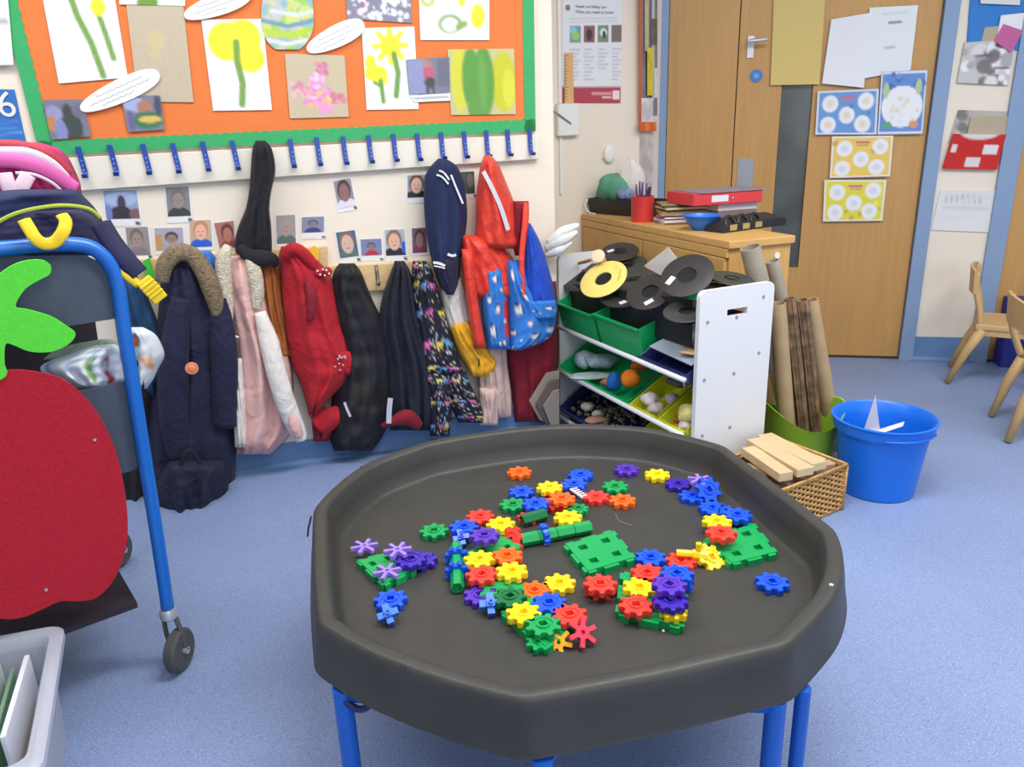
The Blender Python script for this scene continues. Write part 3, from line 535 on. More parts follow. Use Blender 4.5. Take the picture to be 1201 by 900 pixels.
def strip(pts, wpx, off, m, parent, part):   # flat band along px path
    A = crom([(x, y) for x, y in pts], 5); L = []; Rr = []
    for i, p in enumerate(A):
        d = A[min(i+1, len(A)-1)]-A[max(i-1, 0)]; d = d/np.linalg.norm(d); n_ = np.array([-d[1], d[0]])*wpx/2; L.append(p+n_); Rr.append(p-n_)
    mb = MB(); rings = []
    for a, b in zip(L, Rr):
        rings.append([CW.at(*a, off), CW.at(*b, off), CW.at(*b, off+.003), CW.at(*a, off+.003)])
    return mb.loft(rings).build(part, m, parent)
# long navy coat with fur hood
t = coat('fur_hooded_coat', (225, 595), .12, 'long navy padded coat with tan fur hood and round orange badge, beside the trolley')
DR([(298, 196, 222), (318, 190, 240), (345, 187, 250), (385, 184, 262), (430, 180, 270), (480, 172, 274), (530, 166, 276), (560, 164, 276), (588, 166, 272)], .05, .10, M_navy, t, 'body', nv=36, quilt=.010, qn=6, folds=.012, seed=1)
WT([(190, 330, .14, .022), (194, 310, .15, .028), (208, 297, .15, .03), (226, 300, .15, .03), (240, 320, .15, .032), (250, 345, .14, .032), (256, 372, .13, .02)], M_fur2, t, 'fur_trim', flat=.8)
WT([(212, 350, .15, .03), (206, 400, .16, .045), (203, 450, .16, .05), (206, 500, .15, .05), (212, 535, .14, .042)], M_navy, t, 'sleeve')
WT([(256, 350, .12, .03), (262, 400, .13, .045), (264, 450, .13, .045), (264, 500, .12, .04)], M_navy, t, 'sleeve')
P = CW.at(225, 432, .235); MB().lathe(P, [(.022, 0), (.022, .003), (.018, .004)], 20, basis(-CW.n)).lathe(P-CW.n*.004, [(.012, 0), (.008, .003)], 12, basis(-CW.n)).build('badge', mat('orange_badge', (226, 140, 96), .5), t)
t = coat('school_bag', (235, 602), .2, 'dark navy drawstring bag lying at the foot of the fur-hooded coat', 'bag')
DR([(540, 200, 262), (555, 188, 268), (570, 180, 268), (585, 178, 266), (597, 184, 258), (604, 196, 240)], .14, .13, mat('dark_bag_nylon', (24, 27, 54), .8, var=.1, bump=.1, bs=40, crease=.5), t, 'bag_body', nv=26, seed=77, folds=.014, bot=.3)
WT([(212, 545, .22, .006), (222, 528, .22, .006), (236, 545, .22, .006)], M_blk, t, 'strap')
# teal / navy garment behind the trolley
t = coat('teal_jumper', (160, 400), .03, 'teal and navy jumper seen between the trolley post and the fur-hooded coat', 'jumper')
DR([(318, 140, 158), (345, 136, 172), (375, 138, 184), (398, 140, 192), (430, 150, 196), (470, 160, 200)], .03, .07, mat('teal_knit', (26, 66, 104), .9, var=.3, vs=20, bump=.2), t, 'body', seed=3)
t = coat('black_trousers', (150, 590), .03, 'black trousers hanging in the dark between the trolley post and the long navy coat', 'trousers')
DR([(400, 150, 196), (460, 140, 196), (520, 132, 196), (570, 128, 196), (598, 132, 190)], .025, .07, M_blk, t, 'leg', seed=51, folds=.014)
# blue hat
t = coat('blue_hat', (243, 340), .05, 'bright blue knitted hat peeping out behind the fur hood', 'hat')
DR([(294, 232, 247), (305, 229, 254), (320, 232, 257), (345, 240, 256)], .03, .05, M_sky, t, 'crown', seed=4, nv=16)
# pink coat with cream fur hood
t = coat('pink_coat', (300, 535), .1, 'pale pink coat with cream fur hood and a white sleeve turned out')
DR([(300, 268, 300), (330, 262, 308), (370, 270, 318), (420, 274, 340), (470, 272, 345), (505, 274, 343), (533, 277, 318)], .04, .08, M_pink, t, 'body', nv=40, folds=.016, nf=2, seed=5)
WT([(268, 288, .1, .014), (262, 305, .11, .026), (263, 335, .11, .028), (266, 365, .11, .024), (268, 388, .1, .012)], M_fur, t, 'fur_trim')
WT([(292, 298, .11, .018), (298, 318, .12, .026), (302, 345, .12, .024), (300, 362, .12, .012)], M_fur, t, 'fur_trim')
WT([(305, 366, .13, .02), (315, 400, .14, .034), (325, 440, .15, .036), (338, 480, .15, .036), (350, 508, .14, .03), (353, 517, .14, .02)], M_white, t, 'sleeve')
WT([(340, 482, .165, .010), (346, 500, .17, .022), (351, 512, .165, .016)], M_pink, t, 'cuff_lining')
DR([(420, 268, 284), (470, 272, 288), (525, 275, 290)], .09, .04, M_white, t, 'lining', nv=14, seed=8, folds=.004)
WT([(262, 389, .13, .004), (270, 393, .13, .006), (280, 396, .13, .004)], M_white, t, 'drawcord')
# black garment hanging from the upper hook
t = coat('black_hooded_scarf', (305, 310), .06, 'long black garment with hood hanging from an upper blue hook')
DR([(165, 300, 311), (175, 296, 319), (200, 294, 323), (225, 292, 318), (245, 288, 316), (265, 280, 318), (285, 275, 319), (298, 277, 319)], .045, .055, M_blk, t, 'body', nv=32, seed=6, folds=.005)
WT([(281, 290, .09, .02), (293, 300, .11, .026), (308, 303, .12, .03), (320, 305, .11, .024), (324, 312, .10, .012)], M_blk, t, 'hood')
# rust garment
t = coat('rust_cardigan', (315, 400), .04, 'rusty orange brown cardigan squeezed between the pink coat and the red gilet', 'cardigan')
DR([(306, 300, 326), (325, 302, 330), (360, 308, 334), (400, 315, 342), (420, 320, 344)], .03, .06, M_brown, t, 'body', seed=7, folds=.012)
# red gilet
t = coat('red_gilet', (380, 490), .06, 'red padded gilet with a spotted bow and embroidered pocket', 'gilet')
DR([(289, 330, 350), (300, 327, 366), (318, 328, 384), (345, 330, 396), (375, 333, 402), (405, 337, 414), (430, 343, 424), (445, 350, 415), (465, 357, 390), (487, 362, 372)], .06, .09, M_red, t, 'body', nv=40, quilt=.012, qn=6, folds=.008, seed=9, slant=.4)
WT([(334, 300, .13, .02), (344, 292, .15, .024), (356, 298, .15, .024), (368, 312, .14, .022), (380, 322, .13, .014)], M_red, t, 'collar')
WT([(360, 330, .15, .01), (366, 350, .165, .02), (364, 375, .165, .014)], M_dred, t, 'armhole')
q = CW.at(379, 319, .15)
for dx in (-1, 1): MB().lathe(q+CW.d*dx*.016, [(.003, -.006), (.013, -.006), (.017, 0), (.013, .006), (.002, .006)], 10, basis(-CW.n)).build('bow_loop', M_red, t, smooth=True)
mb = MB()
for dx, dz in ((-.02, .006), (-.012, -.008), (.012, .006), (.02, -.007), (0, .01), (.004, -.012)): mb.lathe(q+CW.d*dx+np.array([0, 0, dz])-CW.n*.006, [(.004, 0), (.0035, .002)], 8, basis(-CW.n))
mb.build('bow_spots', M_stripe, t)
mb = MB(); [mb.box(CW.at(x, y, .158), (.006, .004, .008), basis(-CW.n)) for x, y in [(393+rng.uniform(0, 12), 415+rng.uniform(0, 20)) for _ in range(16)]]; mb.build('embroidery', mat('grey_thread', (196, 180, 180), .7), t)
DR([(412, 374, 412), (425, 378, 419), (440, 383, 414)], .115, .03, M_red, t, 'pocket', nv=10, seed=3, folds=.002)
t = coat('red_sweater', (385, 516), .04, 'crimson knitted sweater hem hanging below the red gilet', 'sweater')
WT([(374, 500, .08, .05), (390, 490, .09, .045), (402, 486, .08, .04)], M_red, t, 'sleeve'); DR([(478, 366, 402), (500, 366, 400), (518, 368, 384)], .04, .06, M_dred, t, 'body', nv=14, seed=11)
# black camouflage puffer
t = coat('black_puffer_jacket', (420, 528), .06, 'black camouflage puffer jacket right of the red gilet')
sh = [('n', 0, 0, 1, 1, [(36, 38, 44), (48, 44, 40), (14, 14, 22), (30, 28, 42)], 90, .07)]
DR([(309, 398, 416), (320, 391, 424), (345, 388, 434), (375, 391, 448), (405, 394, 460), (440, 392, 462), (480, 388, 460), (510, 386, 450), (529, 392, 436)], .05, .09, None, t, 'body', nv=50, nu=26, quilt=.012, qn=11, seed=12, bg=(20, 20, 30), shapes=sh, amp=.1, asp=.4)
strip([(404, 472), (407, 480), (411, 489)], 3, .17, M_silver, t, 'reflective_tag')
# navy coat w/ silver tag
t = coat('slate_coat', (480, 505), .05, 'plain dark slate coat with a silver tag, left of the horse-print trousers')
DR([(306, 463, 474), (320, 458, 482), (350, 448, 490), (385, 444, 498), (430, 448, 512), (470, 450, 516), (505, 458, 512)], .05, .08, M_dn, t, 'body', nv=34, seed=13, folds=.02, nf=4)
strip([(456, 497), (456.5, 482), (458, 467)], 6, .15, M_silver, t, 'reflective_tag')
t = coat('red_scarf', (475, 506), .08, 'small crimson cloth end below the slate coat', 'scarf')
WT([(448, 500, .12, .01), (462, 494, .14, .022), (478, 490, .14, .035), (492, 500, .13, .018)], M_dred, t, 'scarf_end')
# horse print trousers
t = coat('horse_print_trousers', (530, 512), .05, 'navy trousers printed with pink, yellow and blue horses', 'trousers')
def horses(n, seed):
    r = np.random.RandomState(seed); out = []
    for i in range(150): x, y = r.uniform(0, 1), r.uniform(0, 1); out.append(('e', x, y, .022, .0075, [(230, 180, 200), (226, 214, 150), (140, 190, 220), (226, 226, 230)][r.randint(4)]))
    for i in range(n):
        x, y = (i % 3)/3+.16+r.uniform(-.08, .08), (i//3+.5)/(n//3)+r.uniform(-.012, .012); c = [(226, 110, 180), (230, 214, 100), (104, 166, 214)][(i+i//3) % 3]; a = r.choice([-1, 1])
        out += [('e', x, y, .085, .014, c), ('l', [(x+.07*a, y), (x+.12*a, y-.022)], .045, c), ('l', [(x-.05, y), (x-.06, y+.028)], .028, c), ('l', [(x+.05, y), (x+.06, y+.028)], .028, c), ('l', [(x-.08*a, y), (x-.13*a, y+.015)], .02, c)]
    return out
DR([(306, 484, 500), (320, 483, 508), (350, 485, 517), (385, 489, 527), (420, 494, 538), (440, 496, 545)], .08, .06, None, t, 'waist', nv=50, nu=36, seed=14, bg=(22, 22, 44), shapes=horses(15, 1), asp=.36, soft=.02, folds=.004)
DR([(436, 496, 528), (460, 502, 530), (485, 504, 530), (512, 504, 527)], .085, .055, None, t, 'leg', nv=30, nu=26, seed=15, bg=(22, 22, 44), shapes=horses(9, 2), asp=.5, soft=.02, folds=.004)
DR([(436, 522, 546), (460, 526, 556), (480, 530, 566), (496, 538, 570)], .08, .05, None, t, 'leg', nv=30, nu=26, seed=16, bg=(22, 22, 44), shapes=horses(9, 4), asp=.6, soft=.02, folds=.004)
# navy striped jacket on upper hook
t = coat('striped_navy_jacket', (522, 345), .08, 'navy jacket with white double stripes hanging from an upper hook')
DR([(186, 514, 522), (193, 507, 534), (205, 499, 541), (225, 497, 546), (255, 498, 548), (285, 502, 544), (310, 507, 540), (330, 513, 538), (344, 522, 532)], .07, .085, mat('navy_jersey', (22, 38, 78), .8, var=.08, vs=15, bump=.1), t, 'body', nv=36, seed=17, folds=.008, nf=2)
DR([(300, 512, 540), (318, 513, 538), (334, 517, 537), (346, 524, 532)], .10, .07, M_navy, t, 'cuff', nv=14, seed=18, folds=.003)
strip([(512, 205), (519, 208), (526, 216)], 2, .163, M_stripe, t, 'shoulder_stripe'); strip([(515, 200), (521, 203), (527, 211)], 2, .163, M_stripe, t, 'shoulder_stripe')
strip([(529, 205), (535, 220), (543, 239)], 2.2, .15, M_stripe, t, 'shoulder_stripe')
strip([(508, 308), (515, 309), (522, 312)], 3, .168, M_stripe, t, 'cuff_stripe'); strip([(509, 312), (515, 313), (522, 315)], 1.6, .168, M_stripe, t, 'cuff_stripe'); strip([(525, 298), (530, 300), (535, 299)], 3, .165, M_stripe, t, 'cuff_stripe')
# white and yellow garment
t = coat('yellow_white_jumper', (555, 440), .05, 'mustard and white jumper sleeve showing left of the penguin raincoat', 'jumper')
DR([(325, 517, 540), (350, 518, 548), (372, 522, 552), (388, 526, 556)], .055, .05, M_white, t, 'shoulder', nv=16, seed=19, folds=.004)
DR([(374, 524, 552), (395, 530, 562), (415, 538, 580), (428, 546, 586), (442, 553, 575)], .06, .06, M_yel, t, 'sleeve', nv=22, seed=20, folds=.008)
strip([(560, 414), (562, 424), (561, 430)], 1.5, .125, M_blk, t, 'seam')
# beige trousers
t = coat('beige_trousers', (580, 500), .04, 'pale beige-pink trousers under the penguin raincoat', 'trousers')
DR([(400, 568, 594), (430, 562, 596), (460, 562, 600), (490, 564, 601)], .04, .05, M_beige, t, 'leg', nv=22, seed=21, folds=.01); DR([(455, 562, 588), (480, 563, 586), (499, 562, 584)], .07, .04, M_beige, t, 'leg', nv=14, seed=22)
# dark red coat low behind
t = coat('dark_red_coat', (625, 495), .02, 'dark red coat low behind the penguin raincoat, beside the white shelf unit')
DR([(330, 590, 652), (380, 592, 655), (420, 594, 655), (460, 600, 652), (495, 604, 648)], .015, .06, M_dred, t, 'body', nv=26, seed=23, folds=.008)
# penguin raincoat
t = coat('penguin_raincoat', (600, 410), .09, 'orange-red and blue hooded raincoat printed with penguins')
DR([(182, 568, 575), (192, 564, 584), (210, 561, 592), (235, 558, 602), (260, 558, 609), (278, 558, 612), (292, 562, 612)], .085, .10, M_rain, t, 'hood', nv=30, seed=24, folds=.008, nf=2)
strip([(567, 201), (578, 222), (588, 245), (596, 270)], 5, .193, M_silver, t, 'reflective_band')
DR([(276, 541, 572), (300, 542, 600), (325, 546, 610), (350, 548, 616)], .08, .08, M_rain, t, 'shoulder', nv=20, seed=25)
def peng(pts):
    out = []
    for x, y, s in [q for x_, y_, s_ in pts for q in ((x_, y_, s_*.8), (min(.95, x_+.22), min(.96, y_+.13), s_*.45))]: out += [('e', x, y, .10*s, .055*s, (232, 232, 236)), ('e', x-.03*s, y-.045*s, .06*s, .028*s, (30, 34, 60)), ('l', [(x+.09*s, y-.03*s), (x+.1*s, y+.04*s)], .05*s, (30, 40, 80)), ('e', x-.03, y+.055*s, .03*s, .01*s, (226, 150, 60)), ('e', x-.02, y-.03*s, .03*s, .012*s, (230, 190, 180))]
    return out
PB = (46, 120, 204)
DR([(312, 566, 594), (340, 564, 598), (375, 566, 598), (410, 572, 600)], .10, .075, None, t, 'front_panel', nv=44, nu=26, seed=26, bg=PB, shapes=[('r', .8, .45, 1.1, .85, (206, 50, 50))]+peng([(.5, .2, 1), (.3, .45, .9), (.6, .55, 1), (.35, .78, 1.3), (.75, .9, .8)]), asp=.45, soft=.03, folds=.004)
DR([(305, 592, 614), (335, 594, 626), (360, 595, 648), (385, 596, 652), (400, 597, 640), (411, 599, 612)], .11, .085, None, t, 'front_panel', nv=44, nu=34, seed=27, bg=PB, shapes=peng([(.3, .12, .9), (.25, .42, 1.1), (.12, .66, .8), (.62, .72, 1.1), (.9, .62, .9), (.15, .92, .7), (.5, .3, .7)]), asp=.6, soft=.03, folds=.005)
DR([(292, 541, 556), (330, 544, 558), (370, 550, 564), (409, 556, 571)], .13, .04, M_rain, t, 'facing', nv=16, nu=8, seed=28, folds=.003)
DR([(262, 617, 622), (285, 614, 634), (320, 612, 645), (350, 612, 652), (372, 618, 654)], .115, .08, M_rb, t, 'sleeve', nv=24, seed=29, folds=.005)
DR([(352, 616, 652), (364, 617, 654), (374, 622, 652)], .16, .05, None, t, 'cuff', nv=12, nu=20, seed=30, bg=PB, shapes=peng([(.2, .5, 1.3), (.75, .4, 1.4)]), asp=1.3, folds=.003)
WT([(617, 238, .15, .012), (616, 262, .17, .014), (612, 300, .18, .012), (613, 330, .19, .010), (615, 350, .19, .008)], M_rain, t, 'zip_edge')
DR([(236, 602, 620), (255, 600, 618), (280, 600, 614), (300, 604, 612)], .10, .05, M_dred, t, 'lining', nv=14, seed=31, folds=.004)
# rolled white plastic bag, grey moulded tray
t = coat('white_plastic_bag', (665, 300), .04, 'bundle of crumpled white plastic bags between coats and cabinet', 'bag')
for k, (a, b, c) in enumerate((((642, 285, .05, .012), (660, 272, .07, .022), (679, 264, .08, .010)), ((640, 292, .05, .012), (660, 282, .09, .020), (677, 272, .10, .010)), ((640, 300, .05, .010), (655, 294, .08, .018), (670, 284, .09, .010)))): WT([a, b, c], mat('white_film', (226, 226, 224), .45, var=.06, vs=40, bump=.5, bs=30), t, 'fold')
for k, (px, o, col) in enumerate((([(620, 470), (640, 437), (655, 434), (655, 470), (645, 497), (632, 492)], .10, (150, 138, 128)), ([(628, 474), (644, 447), (655, 444), (655, 495), (640, 497)], .12, (96, 84, 80)), ([(636, 476), (648, 458), (655, 456), (655, 498), (645, 498)], .135, (140, 130, 122)))):
    if k == 0: t = empty('moulded_tray', CW.at(640, 497, .1), 'grey-brown stepped plastic tray on end between coats and shelf unit', 'tray')
    MB().slab([CW.at(x, y, o) for x, y in px], -CW.n, .012).build('tray_step', mat('tray_grey_%d' % k, col, .6), t, bevel=.002)
# ================================================================ TROLLEY with apple panel
TW = Wall(G(207, 780, 0)[:2], 38.0)
M_bt = mat('blue_tube_enamel', (20, 104, 196), .3, spec=.6); M_pan = mat('slate_panel', (66, 76, 92), .7, var=.1, vs=30); M_rub = mat('grey_rubber', (74, 76, 74), .6)
M_dark = mat('dark_trolley_shelf', (44, 34, 46), .7)
tr = empty('book_trolley', TW.at(205, 778, 0), 'blue tubular trolley on castors with a big red apple panel', 'trolley')
def frame(off, name):
    pts = [TW.at(x, y, 0) for x, y in ((197, 716), (186, 640), (170, 540), (154, 440), (145, 385), (140, 345), (133, 318), (118, 298), (98, 288), (60, 287), (0, 292), (-120, 303), (-330, 330))]
    pts = [p-TW.n*off for p in pts]; q = pts[-1].copy(); pts += [q+np.array([-.06, 0, -.03]), q+np.array([-.09, 0, -.1]), q+np.array([-.1, 0, -.8])]
    pts = [p if i > 0 else p for i, p in enumerate(pts)]
    return MB().tube(crom(pts, 5), .0155, 12).build(name, M_bt, tr, smooth=True)
frame(0, 'frame_end'); frame(-.64, 'frame_end')
for z, d0 in ((.19, 0), (.62, 0)):
    a = TW.xyz(-.02, z, -.01); 
    uL = -.62
    MB().hexa([TW.xyz(u, zz, o) for zz in (z, z+.015) for u, o in ((uL, -.01), (-.055-(.06 if z > .5 else 0), -.01), (-.055-(.06 if z > .5 else 0), -.46), (uL, -.46))]).build('shelf', M_dark, tr)
def tslab(px, off, th, m, name, **k): return MB().slab([TW.at(x, y, off) for x, y in px], -TW.n, th).build(name, m, tr, **k)
tslab([(-80, 300), (60, 299), (100, 299), (122, 310), (131, 335), (139, 372), (20, 391), (-80, 398)], -.016, .012, M_pan, 'end_panel')
tslab([(-80, 480), (95, 458), (149, 446), (165, 545), (150, 552), (-80, 600)], -.018, .010, M_pan, 'end_panel')
MB().hexa([TW.at(x, y, o) for o in (-.45, -.44) for x, y in ((-60, 640), (150, 640), (105, 330), (-60, 330))]).build('back_panel', M_dark, tr)
for oo in (0, -.64):   # castors
    q = TW.at(197, 716, 0)+TW.n*(-oo); zc = q[2]
    c = empty('castor', q); c.parent = tr; c.location = tuple(q-ORG[tr.name]); del ORG[c.name]; ORG[c.name] = q
    MB().lathe(q-np.array([0, 0, .022]), [(.017, 0), (.021, .004), (.021, .02), (.017, .028)], 16).build('collar', M_alu, c, smooth='auto')
    w0 = np.array([q[0]+.016, q[1]-.016, .054]); ax = np.array([.98, -.12, .0]); ax /= np.linalg.norm(ax)
    MB().lathe(w0-ax*.015, [(.010, 0), (.047, 0), (.054, .006), (.054, .024), (.047, .030), (.010, .030)], 28, basis(ax)).build('wheel', M_rub, c, smooth='auto')
    MB().lathe(w0-ax*.024, [(.009, 0), (.009, .048)], 10, basis(ax)).build('axle', M_alu, c)
    mb = MB(); top = q-np.array([0, 0, .02])
    for s in (-1, 1): mb.tube([top+ax*s*.016, (top+w0)/2+ax*s*.021, w0+ax*s*.020], .006, 6)
    mb.build('fork', M_rub, c)
# apple and leaf panels
ap = empty('apple_panel', TW.at(60, 722, .03), 'big red apple-shaped felt board with bright green leaf fixed to the trolley end', 'panel')
def asl(px, off, m, name, n=5): return MB().slab([TW.at(p[0], p[1], off) for p in crom(px, n, closed=True)], -TW.n, .008).build(name, m, ap, bevel=.001)
asl([(45, 436), (75, 445), (105, 472), (128, 510), (143, 560), (149, 610), (146, 645), (132, 680), (112, 700), (90, 704), (70, 704), (48, 714), (25, 723), (0, 724), (-40, 712), (-90, 660), (-110, 580), (-90, 500), (-50, 450), (-10, 438), (15, 433)], .026, mat('red_felt', (178, 22, 44), .95, var=.12, vs=120, bump=.3, bs=300), 'apple')
asl([(0, 320), (20, 308), (45, 304), (58, 310), (58, 321), (46, 328), (30, 338), (20, 352), (19, 360), (30, 362), (58, 370), (78, 382), (88, 391), (80, 403), (60, 412), (35, 412), (14, 404), (6, 404), (5, 425), (8, 437), (0, 445), (-20, 450), (-30, 380), (-18, 335)], .037, mat('green_felt', (88, 214, 60), .9, var=.05, vs=80, bump=.2, bs=300), 'leaf')
for x, y in ((111, 516), (54, 692)): MB().lathe(TW.at(x, y, .033), [(.004, 0), (.003, .003)], 10, basis(-TW.n)).build('screw', M_alu, ap)
# things on the trolley
def tdr(rows, off, depth, m, parent, part, **k):
    pm = printmat('printed_cloth', .85, .15) if k.get('bg') else m
    return drape(rows, TW, off, depth, **k).build(part, pm, parent, smooth=True)
t = empty('patterned_bag', TW.at(120, 450, -.1), 'white bag with multicoloured print on the trolley shelf', 'bag')
sh = [('l', [(.05, .45), (.12, .7)], .05, (120, 150, 200)), ('l', [(.45, .35), (.55, .75)], .07, (120, 160, 90)), ('l', [(.52, .35), (.56, .7)], .03, (90, 140, 70)), ('l', [(.68, .4), (.78, .8)], .08, (150, 50, 70)), ('e', .3, .5, .06, .1, (150, 170, 210)), ('e', .9, .3, .05, .1, (120, 150, 190)), ('n', 0, 0, 1, 1, [(206, 212, 222), (180, 196, 214)], 16, .06)]
tdr([(404, 110, 135), (415, 80, 150), (430, 48, 155), (445, 60, 152), (455, 88, 130)], -.12, .10, None, t, 'bag_front', bg=(206, 214, 224), shapes=sh, nv=36, nu=44, asp=2.2, folds=.006, seed=40)
tdr([(398, 118, 130), (408, 70, 146), (422, 50, 150)], -.16, .08, mat('sage_strap', (130, 150, 136), .8), t, 'bag_flap', nv=12, seed=41)
t = empty('white_gym_bag', TW.at(170, 455, -.2), 'white rounded bag with orange motif bulging out behind the trolley post', 'bag')
tdr([(384, 150, 168), (392, 143, 182), (405, 142, 190), (418, 142, 193), (432, 146, 186), (445, 150, 180), (456, 156, 172)], -.25, .14, None, t, 'bag_body', bg=(206, 216, 226), shapes=[('e', .3, .25, .2, .12, (90, 100, 130)), ('e', .35, .28, .1, .07, (206, 100, 60)), ('l', [(.5, .55), (.8, .65)], .12, (216, 140, 90)), ('e', .65, .55, .1, .08, (226, 190, 160))], nv=26, nu=24, asp=.7, seed=42, folds=.004)
strip_pts = [TW.at(x, y, -.12) for x, y in ((150, 415), (160, 424), (166, 440), (168, 456))]; MB().tube(crom(strip_pts, 4), .003, 6).build('cord', M_blk, t)
# backpacks on top of the trolley
t = empty('navy_backpack', TW.at(60, 300, -.2), 'navy backpack with yellow handle and buckle lying on the trolley top', 'backpack')
M_nbp = mat('backpack_navy', (20, 36, 80), .8, var=.12, vs=20, bump=.15, bs=200); M_nb2 = mat('backpack_dark', (28, 28, 66), .8, bump=.1, bs=120)
tdr([(222, 10, 90), (232, -60, 100), (245, -100, 112), (262, -120, 122), (285, -130, 134), (300, -130, 138)], -.34, .30, M_nbp, t, 'main_pocket', nv=24, nu=24, seed=43, folds=.004, top=.4, bot=.9)
tdr([(246, 20, 95), (256, -20, 112), (272, -50, 124), (290, -60, 134)], -.14, .12, M_nb2, t, 'front_pocket', nv=18, nu=20, seed=44, folds=.003, bot=.9)
def ttube(pts, r, m, part, flat=.5, seg=10): return MB().tube(crom([TW.at(x, y, o) for x, y, o in pts], 5), r, seg, flat, upv=TW.n).build(part, m, t, smooth=True)
ttube([(-20, 272, -.03), (10, 254, -.02), (40, 245, -.015), (75, 241, -.015), (104, 245, -.02), (118, 256, -.03)], .004, mat('lime_piping', (176, 190, 60), .6), 'piping')
ttube([(28, 258, .02), (34, 268, .03), (42, 280, .04), (52, 286, .04), (64, 284, .04), (74, 272, .04), (77, 260, .03), (72, 252, .02)], .0125, mat('yellow_webbing', (232, 196, 30), .7), 'handle', flat=.35)
ttube([(118, 262, -.04), (132, 285, -.02), (148, 305, 0), (163, 322, .01)], .022, M_nb2, 'shoulder_strap', flat=.4)
ttube([(140, 314, 0), (150, 324, .01), (163, 334, .015)], .010, MATS['yellow_webbing'], 'strap_end', flat=.4)
mb = MB(); A_ = TW.at(167, 328, .02); B_ = TW.at(189, 352, .02); d_ = (B_-A_)/np.linalg.norm(B_-A_); R3 = np.stack([d_, np.cross(-TW.n, d_), -TW.n], 1); L_ = np.linalg.norm(B_-A_)
mb.box((A_+B_)/2, (L_, .034, .012), R3)
for k in range(4): mb.box(A_+d_*(L_*(.2+.16*k))-TW.n*.006, (.006, .036, .008), R3)
mb.build('buckle', mat('yellow_buckle', (232, 200, 30), .5), t, bevel=.003)
t = empty('pink_backpack', TW.at(20, 230, -.4), 'pink and red backpack with white straps behind the navy backpack', 'backpack')
tdr([(167, 10, 45), (174, -20, 68), (185, -60, 80), (200, -80, 88), (215, -90, 94), (228, -90, 96)], -.55, .26, mat('raspberry_nylon', (190, 40, 110), .7, var=.1, vs=20), t, 'main_pocket', nv=24, nu=24, seed=45, folds=.003, bot=.9)
ttube([(-30, 172, -.32), (0, 170, -.31), (30, 172, -.31), (60, 184, -.32), (80, 205, -.34)], .012, mat('brick_red_piping', (180, 56, 70), .6), 'rim', flat=.8)
ttube([(-30, 180, -.30), (5, 178, -.29), (35, 180, -.29), (60, 192, -.30), (78, 210, -.32)], .012, mat('silver_nylon', (210, 204, 214), .6), 'band', flat=.5)
ttube([(-30, 188, -.285), (10, 188, -.275), (40, 194, -.275), (65, 206, -.285), (88, 222, -.30)], .018, mat('pink_nylon', (220, 100, 170), .6), 'band', flat=.5)
ttube([(18, 203, -.26), (40, 205, -.26), (60, 214, -.27), (72, 224, -.28)], .004, mat('cream_piping', (226, 200, 214), .6), 'piping')
for a, b in (((5, 203), (13, 228)), ((33, 205), (21, 228))): ttube([(a[0], a[1], -.255), ((a[0]+b[0])/2, (a[1]+b[1])/2, -.25), (b[0], b[1], -.25)], .016, mat('pale_strap', (226, 196, 210), .7), 'strap', flat=.25)
# ================================================================ clear storage box front left
M_clear = mat('frosted_plastic', (206, 212, 226), .3, alpha=.55)
zr = .25; c0 = G(76, 731, zr); c1 = G(-40, 752, zr); c2 = G(50, 893, zr)
e1 = (c1-c0)/np.linalg.norm(c1-c0); e2 = (c2-c0)/np.linalg.norm(c2-c0); Wb, Db = .40, float(np.linalg.norm(c2-c0))+.02
bx = empty('storage_box', [c0[0]+e1[0]*Wb/2+e2[0]*Db/2, c0[1]+e1[1]*Wb/2+e2[1]*Db/2, 0], 'frosted clear plastic storage box full of folders at the bottom left', 'box')
def rrect(x0, y0, x1, y1, r, z, n=5):
    out = []
    for cx, cy, a0 in ((x1-r, y1-r, 0), (x0+r, y1-r, 90), (x0+r, y0+r, 180), (x1-r, y0+r, 270)):
        for k in range(n+1): a = math.radians(a0+90*k/n); out.append((cx+r*math.cos(a), cy+r*math.sin(a), z))
    return [np.array([c0[0]+e1[0]*x+e2[0]*y, c0[1]+e1[1]*x+e2[1]*y, z]) for x, y, z in out]
rings = [rrect(d, d, Wb-d, Db-d, .03, z) for d, z in ((.04, .003), (.028, zr-.03), (0.008, zr-.028), (0, zr-.02), (0, zr-.004), (.004, zr), (.026, zr), (.030, zr-.006), (.032, zr-.03), (.043, .006))]
MB().loft(rings).build('tub', M_clear, bx, smooth='auto')
def fold(x0, y0, x1, y1, z0, z1, th, rgb, label, lean=0, cat='folder'):
    a = np.array([c0[0]+e1[0]*x0+e2[0]*y0, c0[1]+e1[1]*x0+e2[1]*y0]); b = np.array([c0[0]+e1[0]*x1+e2[0]*y1, c0[1]+e1[1]*x1+e2[1]*y1]); d = (b-a)/np.linalg.norm(b-a); n_ = np.array([-d[1], d[0]])
    vs = [(*(p+n_*s+n_*lean*(z-z0)), z) for z in (z0, z1) for p, s in ((a, 0), (b, 0), (b, th), (a, th))]
    return MB().hexa(vs).build('folder', mat('folder_%d_%d_%d' % rgb, rgb, .5), label=label, cat=cat, bevel=.002, group='folders in the clear box')
fold(.075, .075, .085, .33, .015, .235, .010, (222, 226, 236), 'white ring folder standing nearest the right side of the clear box')
fold(.11, .06, .115, .35, .015, .20, .008, (120, 160, 130), 'green-grey folder second from the right in the clear box')
fold(.14, .05, .145, .34, .015, .22, .012, (196, 206, 206), 'pale grey folder in the middle of the clear box')
fold(.19, .05, .185, .34, .015, .21, .012, (206, 222, 214), 'pale mint folder deeper in the clear box')
fold(.055, .12, .062, .30, .015, .16, .006, (180, 156, 120), 'thin brown folder against the right wall of the clear box')
